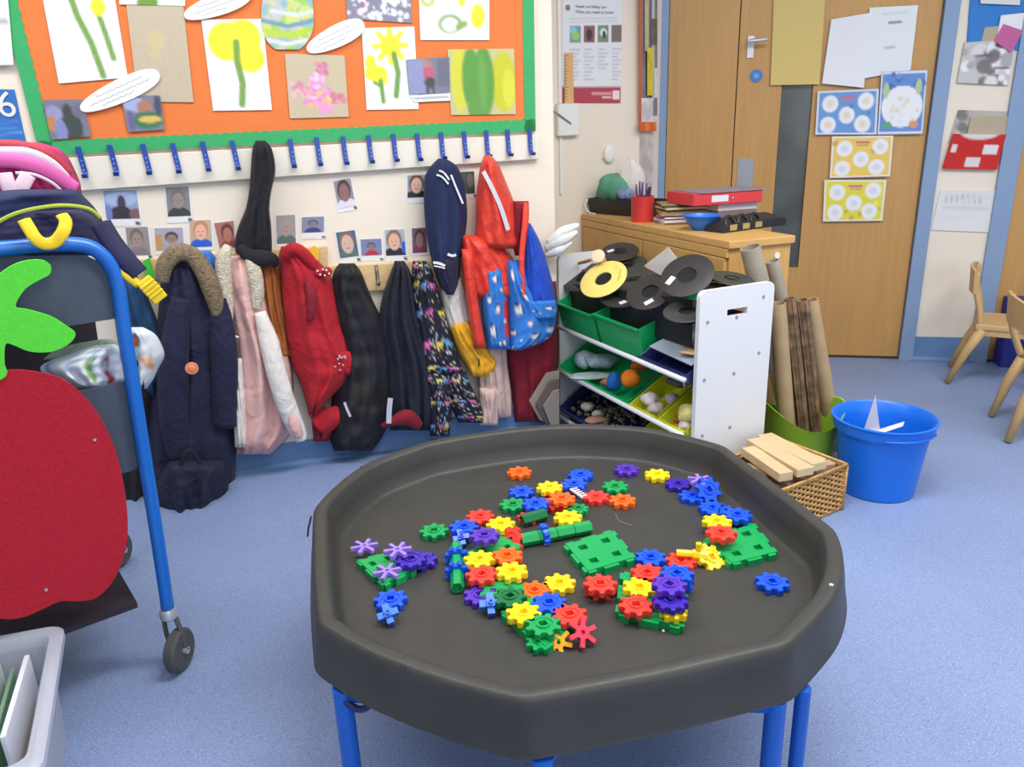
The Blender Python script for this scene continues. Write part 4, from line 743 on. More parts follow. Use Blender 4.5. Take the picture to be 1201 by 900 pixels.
fold(.17, .075, .26, .07, .05, .24, .006, (220, 60, 50), 'small red card at the back of the clear box', cat='card')
# ================================================================ CABINET by the back wall
M_oak = mat('light_oak_laminate', (208, 164, 98), .45, wood=2, var=.06); M_oakv = mat('light_oak_side', (204, 160, 94), .45, wood=1, var=.06)
ZC = .85; cy_ = math.radians(19.6); cu = np.array([math.cos(cy_), math.sin(cy_), 0]); cv = np.array([-math.sin(cy_), math.cos(cy_), 0])
N0 = np.array([.812, 2.765, 0]); CWd, CLn = .27, 1.235
cab = empty('low_cabinet', N0+cu*CWd/2+cv*CLn/2, 'long low oak cabinet standing end-on to the cream wall', 'cabinet')
def cbox(mb, u0, u1, v0, v1, z0, z1): return mb.hexa([N0+cu*u+cv*v+np.array([0, 0, z]) for z in (z0, z1) for u, v in ((u0, v0), (u1, v0), (u1, v1), (u0, v1))])
cbox(MB(), -.012, CWd+.01, -.012, CLn, ZC-.028, ZC).build('top', M_oak, cab, bevel=.003)
cbox(MB(), .0, CWd, 0, CLn, .05, ZC-.028).build('carcass', M_oakv, cab)
for k in range(2): cbox(MB(), -.016, -.0005, .01+k*.61, .605+k*.61, .06, ZC-.065).build('door', M_oakv, cab, bevel=.003)
cbox(MB(), -.014, -.0005, .0, CLn-.01, ZC-.062, ZC-.03).build('top_rail', M_oak, cab, bevel=.002)
cbox(MB(), .02, CWd-.02, .02, CLn-.02, 0, .05).build('plinth', M_dark, cab)
MB().lathe(N0+cu*.21+np.array([0, 0, ZC-.07])-cv*.001, [(.012, 0), (.012, .003)], 10, basis(-cv)).build('cam_cover', M_wp, cab)
g = lambda x, y, z=ZC: G(x, y, z)
# black tray with cloth
p0 = g(699, 251); t = empty('black_tray', p0+cv*.05, 'long black plastic tray at the wall end of the cabinet', 'tray')
a, b = g(692, 250), g(757, 256); d = (b-a)/np.linalg.norm(b-a); L = np.linalg.norm(b-a); e = np.array([-d[1], d[0], 0])
def tub(a, d, e, L, W, H, th, m, flare=.02):
    r = lambda i, z, f: [a+d*(i-f)+e*(i-f)+np.array([0, 0, z]), a+d*(L-i+f)+e*(i-f)+np.array([0, 0, z]), a+d*(L-i+f)+e*(W-i+f)+np.array([0, 0, z]), a+d*(i-f)+e*(W-i+f)+np.array([0, 0, z])]
    return MB().loft([r(0, 0, 0), r(0, H, flare), r(th, H, flare), r(th, th, 0)])
M_bp = mat('black_plastic', (32, 33, 36), .45)
tub(a, d, e, L, .16, .075, .004, M_bp, .01).build('tub', M_bp, t, bevel=.002)
MB().tube(crom([a+np.array([-.01, 0, .07]), a+np.array([-.025, -.01, .04]), a+np.array([-.005, -.015, .005]), a+d*.06-e*.02+np.array([0, 0, .002])], 5), .004, 6).build('white_cable', M_wp, label='white cable looped over the end of the black tray', cat='cable')
def lump(name, c, r, m, label, cat, sd=0, seg=18, **k):
    rs = np.random.RandomState(sd); c = np.array(c, float); rings = []; ph = rs.uniform(0, 6, 6)
    for i in range(1, 11):
        th = math.pi*i/11; rings.append([c+np.array([r[0]*math.sin(th)*math.cos(q)*(1+.16*math.sin(3*q+ph[0]+th)+.1*math.sin(5*q+ph[1]-2*th)), r[1]*math.sin(th)*math.sin(q)*(1+.14*math.sin(4*q+ph[2])), r[2]*(math.cos(th)+.18*math.sin(3*q+ph[3])*math.sin(th))+r[2]]) for q in np.linspace(0, 2*math.pi, seg, endpoint=False)])
    return MB().loft(rings).build(name, m, k.get('parent'), smooth=True, label=label, cat=cat, group=k.get('group'))
lump('green_cloth', a+d*.12+e*.07+np.array([0, 0, .045]), (.09, .06, .075), mat('sea_green_cloth', (88, 150, 126), .8, var=.15, vs=30, bump=.2), 'crumpled sea-green cloth heaped in the black tray', 'cloth', 3)
lump('white_tissue', a+d*.17+e*.12+np.array([0, 0, .06]), (.06, .04, .10), M_white, 'white tissue sticking up behind the green cloth', 'tissue', 5)
lump('blue_white_pack', a+d*.215+e*.04+np.array([0, 0, .07]), (.04, .03, .028), mat('pack_blue_grey', (120, 140, 180), .5, var=.6, vs=60), 'small blue and white packet on the green cloth', 'packet', 6)
# red pen pot with pens
c = g(755, 261); c = c+np.array([0, .04, 0]); t = empty('pen_pot', c, 'red plastic pot of pens on the cabinet', 'pen pot')
MB().lathe(c, [(.048, 0), (.050, .005), (.051, .108), (.053, .112), (.049, .113), (.046, .01)], 26).build('pot', mat('red_plastic', (214, 62, 60), .4), t, smooth='auto')
pens = [(70, 50, 110), (90, 70, 130), (60, 46, 90), (200, 196, 210), (110, 60, 90), (80, 60, 120), (50, 50, 70)]
for k, col in enumerate(pens):
    q = 6.28*k/len(pens); r0 = np.array([math.cos(q), math.sin(q), 0]); 
    o = MB().tube([c+r0*.02+np.array([0, 0, .016]), c+r0*.034+np.array([0, 0, .14]), c+r0*.036+np.array([0, 0, .155+.01*(k % 3)])], [.0048, .005, .003], 8).build('pen', mat('pen_%d' % k, col, .4), label=['dark violet pen at the right of the red pot', 'purple pen at the back right of the red pot', 'indigo pen at the back of the red pot', 'white-capped pen in the red pot', 'maroon pen at the left of the red pot', 'violet pen at the front left of the red pot', 'black pen at the front right of the red pot'][k], cat='pen', group='pens in the red pot')
# paper stack
rs = np.random.RandomState(3); base = g(817, 262)+np.array([-.01, .07, 0]); cols = [(206, 200, 196), (226, 222, 214), (140, 150, 180), (222, 224, 228), (196, 70, 90), (214, 208, 190), (168, 158, 110), (120, 100, 70), (200, 190, 160), (70, 60, 60), (150, 140, 90)]
labs = ['pale grey sheet, bottom of the paper pile beside the pen pot', 'cream sheet near the bottom of the paper pile', 'blue-grey folder low in the paper pile', 'white sheets in the lower half of the paper pile', 'crimson folder in the middle of the paper pile', 'cream card in the middle of the paper pile', 'olive card above the cream card in the pile', 'brown card high in the paper pile', 'buff card near the top of the paper pile', 'dark folder near the top of the paper pile', 'khaki sheet on top of the paper pile']
z = ZC
for k, col in enumerate(cols):
    an = rs.uniform(-.2, .12)+.05; dx = np.array([math.cos(an), math.sin(an), 0]); dy = np.array([-math.sin(an), math.cos(an), 0]); th = rs.uniform(.004, .009)
    cc = base+np.array([rs.uniform(-.012, .012), rs.uniform(-.012, .012), 0]); w_, h_ = .138, .075
    MB().hexa([np.array([*(cc+dx*w_*a_+dy*h_*b_)[:2], zz]) for zz in (z, z+th) for a_, b_ in ((-1, -1), (1, -1), (1, 1), (-1, 1))]).build('paper_sheet', mat('sheet_%d' % k, col, .7), label=labs[k], cat='paper', group='pile of papers on the cabinet'); z += th+.0006
# red folder lying across
t = empty('red_box_file', g(855, 250, ZC+.02)+np.array([0, .1, 0]), 'red lever arch file with a white spine label lying on the cabinet', 'file')
a, b = g(813, 251, z-.03), g(893, 245, z-.03); a = np.array([a[0], a[1], z]); b = np.array([b[0], b[1], z]); d = (b-a)/np.linalg.norm(b-a); e = np.array([-d[1], d[0], 0]); L = float(np.linalg.norm(b-a))
zz0 = z+.0; H = .05
MB().hexa([a+d*u+e*v+np.array([0, 0, q]) for q in (0, H) for u, v in ((0, 0), (L, 0), (L, .22), (0, .22))]).build('spine_and_cover', mat('file_red', (216, 60, 66), .45), t, bevel=.003)
MB().hexa([a+d*u+e*v+np.array([0, 0, q]) for q in (H, H+.004) for u, v in ((.02, -.005), (L+.03, -.005), (L+.03, .2), (.02, .2))]).build('cover_board', mat('file_grey', (140, 132, 140), .6), t)
MB().hexa([a+d*u-e*v+np.array([0, 0, q]) for q in (.012, .038) for u, v in ((.085, .0), (.165, .0), (.165, .001), (.085, .001))]).build('spine_label', M_stripe, t)
MB().lathe(a+d*.185-e*.001+np.array([0, 0, .025]), [(.005, 0), (.005, .002)], 12, basis(-e)).build('finger_ring', M_alu, t)
# two little supports keep the pile believable: sheets under the file
for k in range(3):
    cc = a+d*L*.7+e*.11; MB().hexa([np.array([*(cc+d*.10*a_+e*.09*b_)[:2], zz]) for zz in (ZC+k*(z-ZC)/3, ZC+(k+1)*(z-ZC)/3-.0008) for a_, b_ in ((-1, -1), (.9, -1), (.9, 1), (-1, 1))]).build('exercise_books', mat('book_%d' % k, [(196, 176, 150), (120, 110, 100), (206, 190, 200)][k], .7), label=['buff exercise books at the bottom under the red file', 'grey exercise books in the middle under the red file', 'pale pink exercise books right under the red file'][k], cat='books')
# blue bowl
c = g(825, 271); c = c+np.array([0, .035, 0]); MB().lathe(c, [(.030, 0), (.034, .003), (.055, .025), (.072, .055), (.080, .058), (.080, .061), (.070, .060), (.052, .028), (.028, .006)], 30).build('blue_bowl', mat('blue_bowl_plastic', (40, 116, 216), .3), smooth='auto', label='small bright blue bowl on the corner of the cabinet', cat='bowl')
# black arched tray
t = empty('black_moulded_carton', g(882, 266), 'black moulded carton with three arches on the cabinet corner', 'carton')
a, b = g(848, 274), g(922, 264); d = (b-a)/np.linalg.norm(b-a); e = np.array([-d[1], d[0], 0]); L = float(np.linalg.norm(b-a))
def tube_arch(u): return [a+d*(u+.030*math.cos(q))+e*(.02+.02*math.sin(q))+np.array([0, 0, .008+.038*math.sin(q)]) for q in np.linspace(0, math.pi, 10)]
MB().loft([[a+d*u+e*v+np.array([0, 0, z_]) for u, v, z_ in ((x0, 0, 0), (x0, 0, h0), (x0, .10, h0+.015), (x0, .10, 0))] for x0, h0 in ((0.0, .012), (.02, .03), (L*.5, .036), (L-.02, .034), (L, .03))]).build('tray_body', M_bp, t, bevel=.003)
for k in range(3):
    u = .055+k*.072; MB().tube([p+np.array([0, 0, .012])-e*.012 for p in tube_arch(u)], .008, 8).build('arch', M_bp, t, smooth=True)
    MB().box(a+d*u-e*.001+np.array([0, 0, .018]), (.038, .003, .022), np.stack([d, e, [0, 0, 1]], 1)).build('insert', mat('brass_insert', (170, 150, 100), .5), t)
# ================================================================ WHITE SHELF UNIT WITH BINS
TF = Wall((.61, 2.37), -65.2); PW = Wall((.61, 2.37), 24.8); M_wl = mat('white_laminate', (222, 223, 226), .4)
tu = empty('bin_shelf_unit', TF.xyz(-.47, 0, -.15), 'white bin shelf unit with sloping rows of coloured bins', 'shelf unit')
def L3(s, o, z): return TF.xyz(s, z, -o)        # s along the front, o depth, z height
def panel(s, name):
    Dp, Hh = .31, .75; n = 40; outer = []; per = []
    r = .025; pts = []
    for cx, cz, a0 in ((Dp-r, Hh-r, 0), (r, Hh-r, 90)):
        for k in range(9): q = math.radians(a0+90*k/8); pts.append((cx+r*math.cos(q), cz+r*math.sin(q)))
    pts += [(0, z_) for z_ in (.55, .4, .2, 0)]+[(x_, 0) for x_ in (.1, .2)]+[(Dp, z_) for z_ in (0, .2, .4, .55)]
    n = len(pts); sl = []
    cx, cz = .155, .665
    for x_, z_ in pts:
        q = math.atan2(z_-cz, (x_-cx)*.6); sl.append((cx+np.clip(.075*math.cos(q)*1.4, -.042, .042), cz+np.clip(.03*math.sin(q), -.012, .012)))
    mb = MB(); rings = []
    for ss, pl in ((s, sl), (s, pts), (s+.018, pts), (s+.018, sl)): rings.append([L3(ss, x_, z_) for x_, z_ in pl])
    vs = [p for r_ in rings for p in r_]; fs = []
    for i in range(4):
        for j in range(n): k = (j+1) % n; i2 = (i+1) % 4; fs.append((i*n+j, i*n+k, i2*n+k, i2*n+j))
    return mb.add(vs, fs).build(name, M_wl, tu)
panel(-.018, 'side_panel'); panel(-.955, 'side_panel')
for x, y in ((830, 378), (864, 372), (895.5, 348), (890, 414), (826, 446), (860.6, 438), (856, 501), (823.6, 511)): MB().lathe(PW.at(x, y, .0002), [(.006, 0), (.005, .0025)], 10, basis(-PW.n)).build('screw', M_grey, tu)
for z_, o in ((.455, .0), (.258, .0), (.045, .0), (.56, .27), (.36, .27), (.15, .27)): MB().tube([L3(-.937, o-.036 if o < .1 else o, z_), L3(-.018, o-.036 if o < .1 else o, z_)], .009, 10).build('rail', M_wl, tu, smooth=True)
TB = {'green': (16, 168, 96), 'navy': (36, 46, 100), 'yellow': (196, 200, 40)}
def bin_(s0, s1, zf, col, label, hf=.10, hb=.12, lip=0):
    m = mat('bin_'+col, TB[col], .35); t = empty('storage_bin', L3((s0+s1)/2, .14, zf-.02), label, 'bin', 'bins in the white shelf unit')
    s0 += .006; s1 -= .006; fr = (zf-.035, -.018); bk = (zf+.075, .27)
    # ring order: outer bottom -> outer top -> inner top -> inner bottom
    def rg(i, top):
        if top: return [L3(s0+i, -.022+i, zf-.035+hf), L3(s1-i, -.022+i, zf-.035+hf), L3(s1-i, .26-i, zf+.06+hb), L3(s0+i, .26-i, zf+.06+hb)]
        return [L3(s0+.008+i, .012+i, zf-.035+(i and .004)), L3(s1-.008-i, .012+i, zf-.035+(i and .004)), L3(s1-.008-i, .24-i, zf+.05+(i and .004)), L3(s0+.008+i, .24-i, zf+.05+(i and .004))]
    MB().loft([rg(0, 0), rg(0, 1), rg(.003, 1), rg(.003, 0)]).build('tub', m, t, bevel=.002)
    MB().hexa([L3(a_, o_, z_) for z_ in (zf-.035+hf-.006, zf-.035+hf) for a_, o_ in ((s0, -.034), (s1, -.034), (s1, -.020), (s0, -.020))]).build('rim', m, t)
    return t
bin_(-.93, -.62, .47, 'green', 'green bin at the left end of the top row', hf=.12)
bin_(-.62, -.30, .475, 'green', 'green bin second from the left in the top row', hf=.125)
bin_(-.30, -.02, .455, 'navy', 'navy bin at the right end of the top row holding a paper tray', hf=.05)
bin_(-.92, -.36, .258, 'green', 'wide green bin at the left of the middle row', hf=.045)
bin_(-.36, -.18, .258, 'yellow', 'yellow bin in the centre of the middle row', hf=.045)
bin_(-.18, -.02, .258, 'yellow', 'yellow bin at the right end of the middle row', hf=.045)
bin_(-.92, -.40, .07, 'navy', 'navy bin at the left of the bottom row full of shells', hf=.045)
bin_(-.40, -.02, .07, 'yellow', 'yellow bin at the right of the bottom row', hf=.045)
# contents
MB().hexa([L3(s, o, z_) for z_, pz in ((0, 0), (1, 0)) for s, o, z_ in ((-.27, .0, .505+z_*.003), (-.03, .0, .495+z_*.003), (-.05, .2, .58+z_*.003), (-.24, .2, .585+z_*.003))]).build('paper_tray', mat('pale_blue_card', (160, 176, 190), .5), label='pale blue-grey card lying in the navy top-row bin', cat='card')
lump('buff_paper', L3(-.08, .04, .52), (.04, .03, .006), mat('buff', (214, 180, 130), .8), 'small buff scrap on the pale card in the navy bin', 'paper', 3)
def heap(cx, items):
    for k, (s, o, z_, r, col, nm, lab) in enumerate(items): lump(nm, L3(s, o, z_), r if isinstance(r, tuple) else (r, r, r*.9), mat('heap_%d_%d_%d' % col, col, .7, var=.15, vs=60), lab, nm.split('_')[-1], k+int(abs(s)*100), 14)
heap(0, [(-.84, .07, .262, (.05, .05, .04), (190, 206, 220), 'white_netting', 'white frilly netting at the left of the wide green bin'), (-.76, .10, .28, (.07, .05, .03), (170, 190, 204), 'pale_blue_netting', 'pale blue netting behind the white netting in the green bin'),
  (-.70, .02, .262, (.10, .04, .012), (176, 190, 196), 'grey_plastic_sheet', 'flat pale grey sheet sticking out of the wide green bin'),
  (-.60, .04, .25, (.03, .03, .02), (180, 120, 90), 'wooden_spool', 'little brown spool between sheet and blue disc in the green bin'),
  (-.455, .05, .29, (.036, .036, .036), (240, 128, 20), 'orange_ball', 'round orange ball in the wide green bin, lower one'), (-.50, .12, .335, (.036, .036, .026), (230, 110, 14), 'orange_pompom', 'orange pompom behind and above the orange ball'),
  (-.52, .015, .26, (.028, .02, .04), (20, 96, 180), 'blue_disc', 'rounded blue disc standing beside the orange ball'),
  (-.30, .03, .265, (.034, .03, .026), (226, 222, 220), 'white_stone', 'large white stone in the centre yellow bin'), (-.25, .02, .25, (.03, .028, .022), (200, 196, 190), 'grey_stone', 'grey stone beside the large white stone'), (-.23, .08, .28, (.026, .026, .022), (180, 176, 180), 'pale_grey_stone', 'pale grey stone behind the white stone'),
  (-.27, .14, .33, (.05, .04, .02), (110, 112, 96), 'mossy_stone', 'dark mossy stone at the back of the centre yellow bin'), (-.21, .12, .34, (.01, .01, .03), (210, 210, 210), 'white_stick', 'white stick standing in the centre yellow bin'),
  (-.07, .04, .27, (.05, .04, .035), (206, 200, 130), 'yellow_shell', 'cream yellow shell in the right yellow bin'), (-.06, .01, .25, (.03, .02, .018), (190, 184, 180), 'grey_shell', 'grey shell at the front of the right yellow bin'), (-.13, .03, .25, (.014, .012, .01), (170, 70, 30), 'rust_bead', 'small rust-coloured bead in the right yellow bin'),
  (-.78, .05, .085, (.03, .025, .02), (214, 206, 190), 'cream_shell', 'cream shell on the pile in the navy bottom bin'), (-.70, .05, .08, (.026, .02, .018), (200, 196, 180), 'ivory_shell', 'ivory shell in the middle of the navy bottom bin'), (-.66, .02, .075, (.05, .03, .016), (176, 130, 110), 'pink_brown_shell', 'pinkish brown shell at the front of the navy bottom bin'),
  (-.30, .03, .075, (.05, .03, .02), (206, 204, 190), 'chalk_stone', 'chalky stone in the yellow bottom bin')])
mb = MB(); rs = np.random.RandomState(9)
for k in range(170):
    s, o = rs.uniform(-.89, -.44), rs.uniform(.02, .2); c = L3(s, o, .052+o*.38+rs.uniform(0, .02)); r = rs.uniform(.006, .014); mb.lathe(c, [(r*.5, -r*.6), (r, 0), (r*.5, r*.6)], 6, rot((rs.uniform(), rs.uniform(), .3), rs.uniform(0, 3)))
mb.build('shell_pile', mat('mixed_shells', (126, 118, 96), .8, var=.4, vs=80), label='pile of small mixed shells and pebbles in the navy bottom bin', cat='shells', kind='stuff')
# ---- discs piled on top
fwv = -_fw
M_disc = mat('black_disc_plastic', (44, 42, 42), .5, var=.15, vs=30); M_disc2 = mat('charcoal_disc', (56, 60, 58), .5, var=.15, vs=30); M_yd = mat('yellow_disc_card', (228, 208, 112), .55, var=.03, vs=60)
def disc(px, py, rx, asp_, ang, off, m, label, lab_at=None, hub=.36, th=.006, name='spool_disc'):
    c = TF.at(px, py, off); dist = float((c-np.array([0, 0, CH]))@_fw); r = rx/FPX*dist
    al = math.acos(asp_); A = math.radians(ang); mn = -math.sin(A)*_rt+math.cos(A)*_up    # image direction of the minor axis
    n_ = -_fw*math.cos(al)+mn*math.sin(al); B = basis(n_, math.cos(A)*_rt+math.sin(A)*_up)
    t = empty(name, c-np.array([0, 0, r*.6]), label, 'disc', 'black discs heaped on the shelf unit' if 'yellow' not in label else None)
    prof = [(r*hub, 0), (r*.97, 0), (r, th*.3), (r, th*.7), (r*.97, th), (r*hub, th)]
    rings = [[c+B@np.array([q*math.cos(a), q*math.sin(a), z_]) for a in np.linspace(0, 2*math.pi, 40, endpoint=False)] for q, z_ in prof]
    mb = MB(); n = 40; vs = [p for r_ in rings for p in r_]; mb.add(vs, [(i*n+j, i*n+(j+1) % n, ((i+1) % 6)*n+(j+1) % n, ((i+1) % 6)*n+j) for i in range(6) for j in range(n)])
    mb.build('disc', m, t, smooth='auto')
    MB().lathe(c, [(r*hub*1.02, -.035), (r*hub*1.02, -.002)], 24, B).build('core', mat('core_black', (12, 12, 14), .8), t, smooth='auto')
    if lab_at:
        q = c+B@np.array([lab_at[0]*r, lab_at[1]*r, th+.0004]); MB().box(q, (r*.38, r*.22, .0008), B@rot((0, 0, 1), lab_at[2])).build('sticker', M_stripe, t)
    return t, c, B, r
disc(735, 312, 24, .55, 15, -.26, M_disc2, 'charcoal disc at the back under the clear bag')
disc(727, 296, 22, .6, 10, -.27, M_disc, 'black disc with a white sticker farthest back behind the yellow one', (-.45, .2, .3))
disc(858, 328, 26, .45, -5, -.22, M_disc2, 'charcoal disc half hidden behind the right side panel')
disc(836, 334, 24, .5, 8, -.19, M_disc, 'black disc under the big tilted one near the right panel')
disc(745, 330, 32, .45, 12, -.17, M_disc2, 'charcoal disc in the middle of the heap behind the yellow disc')
disc(684, 326, 25, .62, 30, -.10, M_disc2, 'dark grey disc at the left end of the heap')
disc(733, 346, 30, .55, 15, -.08, M_disc, 'black disc with a white tag between yellow and front discs', (-.2, -.62, .2))
disc(778, 330, 30, .5, 10, -.15, M_disc2, 'greenish charcoal disc under the big tilted disc')
disc(763, 343, 29, .68, 32, -.045, M_disc, 'black disc with a white label at the front centre of the heap', (-.35, -.5, -.1))
disc(806, 366, 28, .52, 12, -.03, M_disc2, 'charcoal disc at the front right, lowest of the heap')
disc(806, 324, 32, .74, 38, -.06, M_disc, 'big black disc tilted up at the right of the heap', (-.55, .28, .25))
ty, cyy, By, ry = disc(708, 328, 29, .68, 36, -.03, M_yd, 'pale yellow card disc on top of the black ones')
mb = MB(); rs = np.random.RandomState(2)
for k in range(14): a = -1.1+k*.1; mb.tube([cyy+By@np.array([ry*(.62+.12*rs.rand())*math.cos(a), ry*.66*math.sin(a), .0068]), cyy+By@np.array([ry*(.74+.1*rs.rand())*math.cos(a+.05), ry*.76*math.sin(a+.05), .0068])], .0006, 4)
mb.build('pen_scribble', mat('olive_ink', (150, 132, 60), .7), ty)
MB().hexa([TF.at(x, y, o) for o in (-.11, -.05) for x, y in ((664, 362), (812, 408), (812, 352), (664, 332))]).build('spool_stack', M_bp, label='dark stack of spool cores filling the top bins under the discs', cat='spools')
mb = MB(); c = TF.at(702, 301, -.05); n_ = -_fw*.9+_up*.2-_rt*.35; MB().lathe(c-basis(n_)@np.array([0, 0, .05]), [(.020, 0), (.020, .046), (.027, .05), (.027, .058), (.012, .06)], 20, basis(n_)).build('wooden_bobbin', mat('pale_beech', (222, 198, 168), .5), smooth='auto', label='pale wooden bobbin above the yellow disc', cat='bobbin')
a, b = TF.at(679, 309, -.09), TF.at(694, 305, -.06); MB().tube([a, b], .007, 8).build('wooden_peg', mat('brown_peg', (176, 130, 80), .6), label='short brown wooden peg left of the bobbin', cat='peg')
q = [TF.at(x, y, o) for x, y, o in ((756, 312, -.12), (784, 290, -.14), (797, 306, -.11), (776, 323, -.10))]; MB().slab(q, -TF.n, .004).build('clear_bag', mat('cloudy_film', (200, 200, 198), .25, alpha=.7), label='clear plastic bag poking up between the discs', cat='bag')
# ================================================================ green bucket of tubes, bin, basket
def lathe_obj(name, c, prof, m, seg=40, **k): return MB().lathe(c, prof, seg).build(name, m, smooth='auto', **k)
bc = np.array([1.085, 2.645, 0]); M_lime = mat('lime_rubber', (150, 192, 52), .5); n = 48; rings = []
for r, z_, w_ in ((.105, 0, 0), (.11, .01, 0), (.125, .12, 0), (.142, .225, 1), (.146, .232, 1), (.140, .230, 1), (.120, .12, 0), (.102, .012, 0)):
    rings.append([bc+np.array([r*math.cos(a), r*math.sin(a), z_+w_*.035*math.cos(2*(a-.05))]) for a in np.linspace(0, 2*math.pi, n, endpoint=False)])
MB().loft(rings).build('green_bucket', M_lime, smooth='auto', label='lime green flexible bucket holding cardboard tubes', cat='bucket')
TP = Wall((.98, 2.66), 15)
M_card = mat('kraft_cardboard', (172, 146, 110), .8, var=.14, vs=10); M_card2 = mat('grey_cardboard', (160, 150, 132), .8, var=.12, vs=10); M_torn = mat('burnt_brown_card', (124, 98, 72), .8, var=.7, vs=25)
def ctube(top, bot, wpx, o0, o1, m, label, torn=False):
    a, b = TP.at(*top, o0), TP.at(*bot, o1); d = (a-b)/np.linalg.norm(a-b); t_ = (.03-b[2])/d[2]; b = b+d*t_
    r = wpx/2/FPX*float((a-np.array([0, 0, CH]))@_fw); L = float(np.linalg.norm(a-b)); B = basis(d)
    rings = [[b+B@np.array([q*math.cos(x), q*math.sin(x), z_]) for x in np.linspace(0, 2*math.pi, 22, endpoint=False)] for q, z_ in ((r, 0), (r, L), (r*.86, L), (r*.86, L-.12), (.001, L-.12))]
    mb = MB().loft(rings); 
    if torn:
        for k in range(5): a_ = k*1.2; mb.tube([b+B@np.array([r*1.02*math.cos(a_), r*1.02*math.sin(a_), L*.2]), b+B@np.array([r*1.1*math.cos(a_+.1), r*1.1*math.sin(a_+.1), L*.7]), b+B@np.array([r*1.15*math.cos(a_), r*1.15*math.sin(a_), L*.995])], [.003, .004, .002], 5)
    mb.build('cardboard_tube', m, smooth='auto', label=label, cat='tube', group='cardboard tubes in the green bucket')
ctube((880, 290), (926, 490), 24, -.03, -.02, M_card2, 'thick grey cardboard tube, tallest, leaning at the left')
ctube((906, 306), (948, 486), 16, -.045, -.03, M_card2, 'slimmer pale tube just right of the tallest one')
ctube((912, 356), (922, 482), 19, .03, .03, M_card, 'short kraft tube at the front left of the bucket')
ctube((926, 350), (940, 482), 12, .035, .04, M_torn, 'thin dark torn tube beside the kraft tube', True)
ctube((941, 352), (955, 484), 13, .02, .03, M_torn, 'dark brown stripped tube in the middle of the bucket', True)
ctube((934, 352), (944, 480), 10, -.01, 0, M_card2, 'thin pale tube hidden between the two dark ones')
ctube((950, 352), (972, 480), 19, -.02, .0, M_card, 'kraft tube leaning at the right edge of the bucket')
bb = np.array([1.285, 2.44, 0]); H = .275
M_bb = mat('blue_bin_plastic', (22, 112, 222), .35)
t = empty('blue_waste_bin', bb, 'round bright blue waste bin with a rolled rim', 'bin')
MB().lathe(bb, [(.118, 0), (.124, .004), (.150, H-.045), (.160, H-.042), (.163, H-.03), (.163, H-.008), (.170, H-.004), (.171, H), (.163, H+.002), (.155, H-.006), (.146, H-.05), (.118, .01)], 48).build('body', M_bb, t, smooth='auto')
MB().tube([bb+np.array([.165*math.cos(a), .165*math.sin(a), H-.033]) for a in np.linspace(-2.0, -.7, 14)], .004, 6).build('handle', M_bb, t, smooth=True)
for k, (pts, lab) in enumerate((([(-.05, .04, .19), (.01, .03, .19), (.0, .05, .21), (-.03, .02, .345)], 'white pointed scrap of paper standing in the blue bin'), ([(-.03, .0, .20), (.08, .02, .225), (.10, .05, .23), (-.02, .04, .20)], 'flat white scrap of paper lying in the blue bin'))):
    MB().slab([bb+np.array(p) for p in (pts[:2]+[pts[2] if k else pts[3]]+([pts[3]] if k else []))], np.array([0, -.6, .8]) if k else np.array([0, -1, 0]), .002).build('waste_paper', M_stripe, label=lab, cat='paper')
# wicker basket
R0 = np.array([1.10, 2.285, 0]); va = np.array([-.30, -.185, 0]); va = va/np.linalg.norm(va); vb = np.array([-va[1], va[0], 0]); 
if vb[1] < 0: vb = -vb
WA, WB_, HB = .33, .265, .165
M_wick = mat('wicker', (196, 152, 92), .7, var=.3, vs=60)
bk = empty('wicker_basket', R0+va*WA/2+vb*WB_/2, 'rectangular wicker basket full of wooden blocks', 'basket')
BP = lambda a, b, z_: R0+va*a+vb*b+np.array([0, 0, z_])
corn = [(0, 0), (WA, 0), (WA, WB_), (0, WB_)]
MB().hexa([BP(a*.96+.006, b*.96+.005, z_) for z_ in (.002, .01) for a, b in corn]).build('base', M_wick, bk)
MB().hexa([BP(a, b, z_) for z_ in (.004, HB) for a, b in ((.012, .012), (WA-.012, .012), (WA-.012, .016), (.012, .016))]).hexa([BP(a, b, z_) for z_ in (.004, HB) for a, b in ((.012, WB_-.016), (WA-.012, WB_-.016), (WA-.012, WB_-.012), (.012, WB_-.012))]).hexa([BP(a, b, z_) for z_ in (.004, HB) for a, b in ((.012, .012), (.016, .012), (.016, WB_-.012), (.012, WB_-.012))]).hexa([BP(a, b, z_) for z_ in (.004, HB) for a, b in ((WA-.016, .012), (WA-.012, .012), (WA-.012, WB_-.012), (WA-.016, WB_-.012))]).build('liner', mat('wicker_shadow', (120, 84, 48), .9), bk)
for s in range(4):
    (a0, b0), (a1, b1) = corn[s], corn[(s+1) % 4]; L = math.hypot(a1-a0, b1-b0); ns = max(8, int(L/.02)); dn = np.array([(b1-b0)/L, -(a1-a0)/L]); mb = MB()
    for k in range(17):
        z_ = .012+k*.0092; pts = []
        for i in range(ns*2+1):
            f = i/(ns*2); o = .0035*math.sin(math.pi*(i+k)) if 0 else .0040*(1 if ((i//2+k) % 2) else -1)
            pts.append(BP(a0+(a1-a0)*f-dn[0]*(-.0)+dn[0]*(o-.006), b0+(b1-b0)*f+dn[1]*(o-.006), z_))
        mb.tube(pts, .0040, 5)
    mb.build('woven_side', M_wick, bk, smooth=True)
mb = MB()
for q in range(3): mb.tube([BP(a+.0*q, b, HB+.002+.003*math.sin(q*2.1)) for a, b in [(x*(WA if 0 else 1), y) for x, y in corn+[corn[0]]]], .0055, 6)
for a, b in corn: mb.tube([BP(a, b, .004), BP(a, b, HB)], .006, 6)
mb.build('rim', M_wick, bk, smooth=True)
M_bl = mat('beech_block', (208, 182, 142), .55, wood=2, var=.07); M_bl2 = mat('beech_block_pink', (188, 154, 130), .55, wood=2, var=.1)
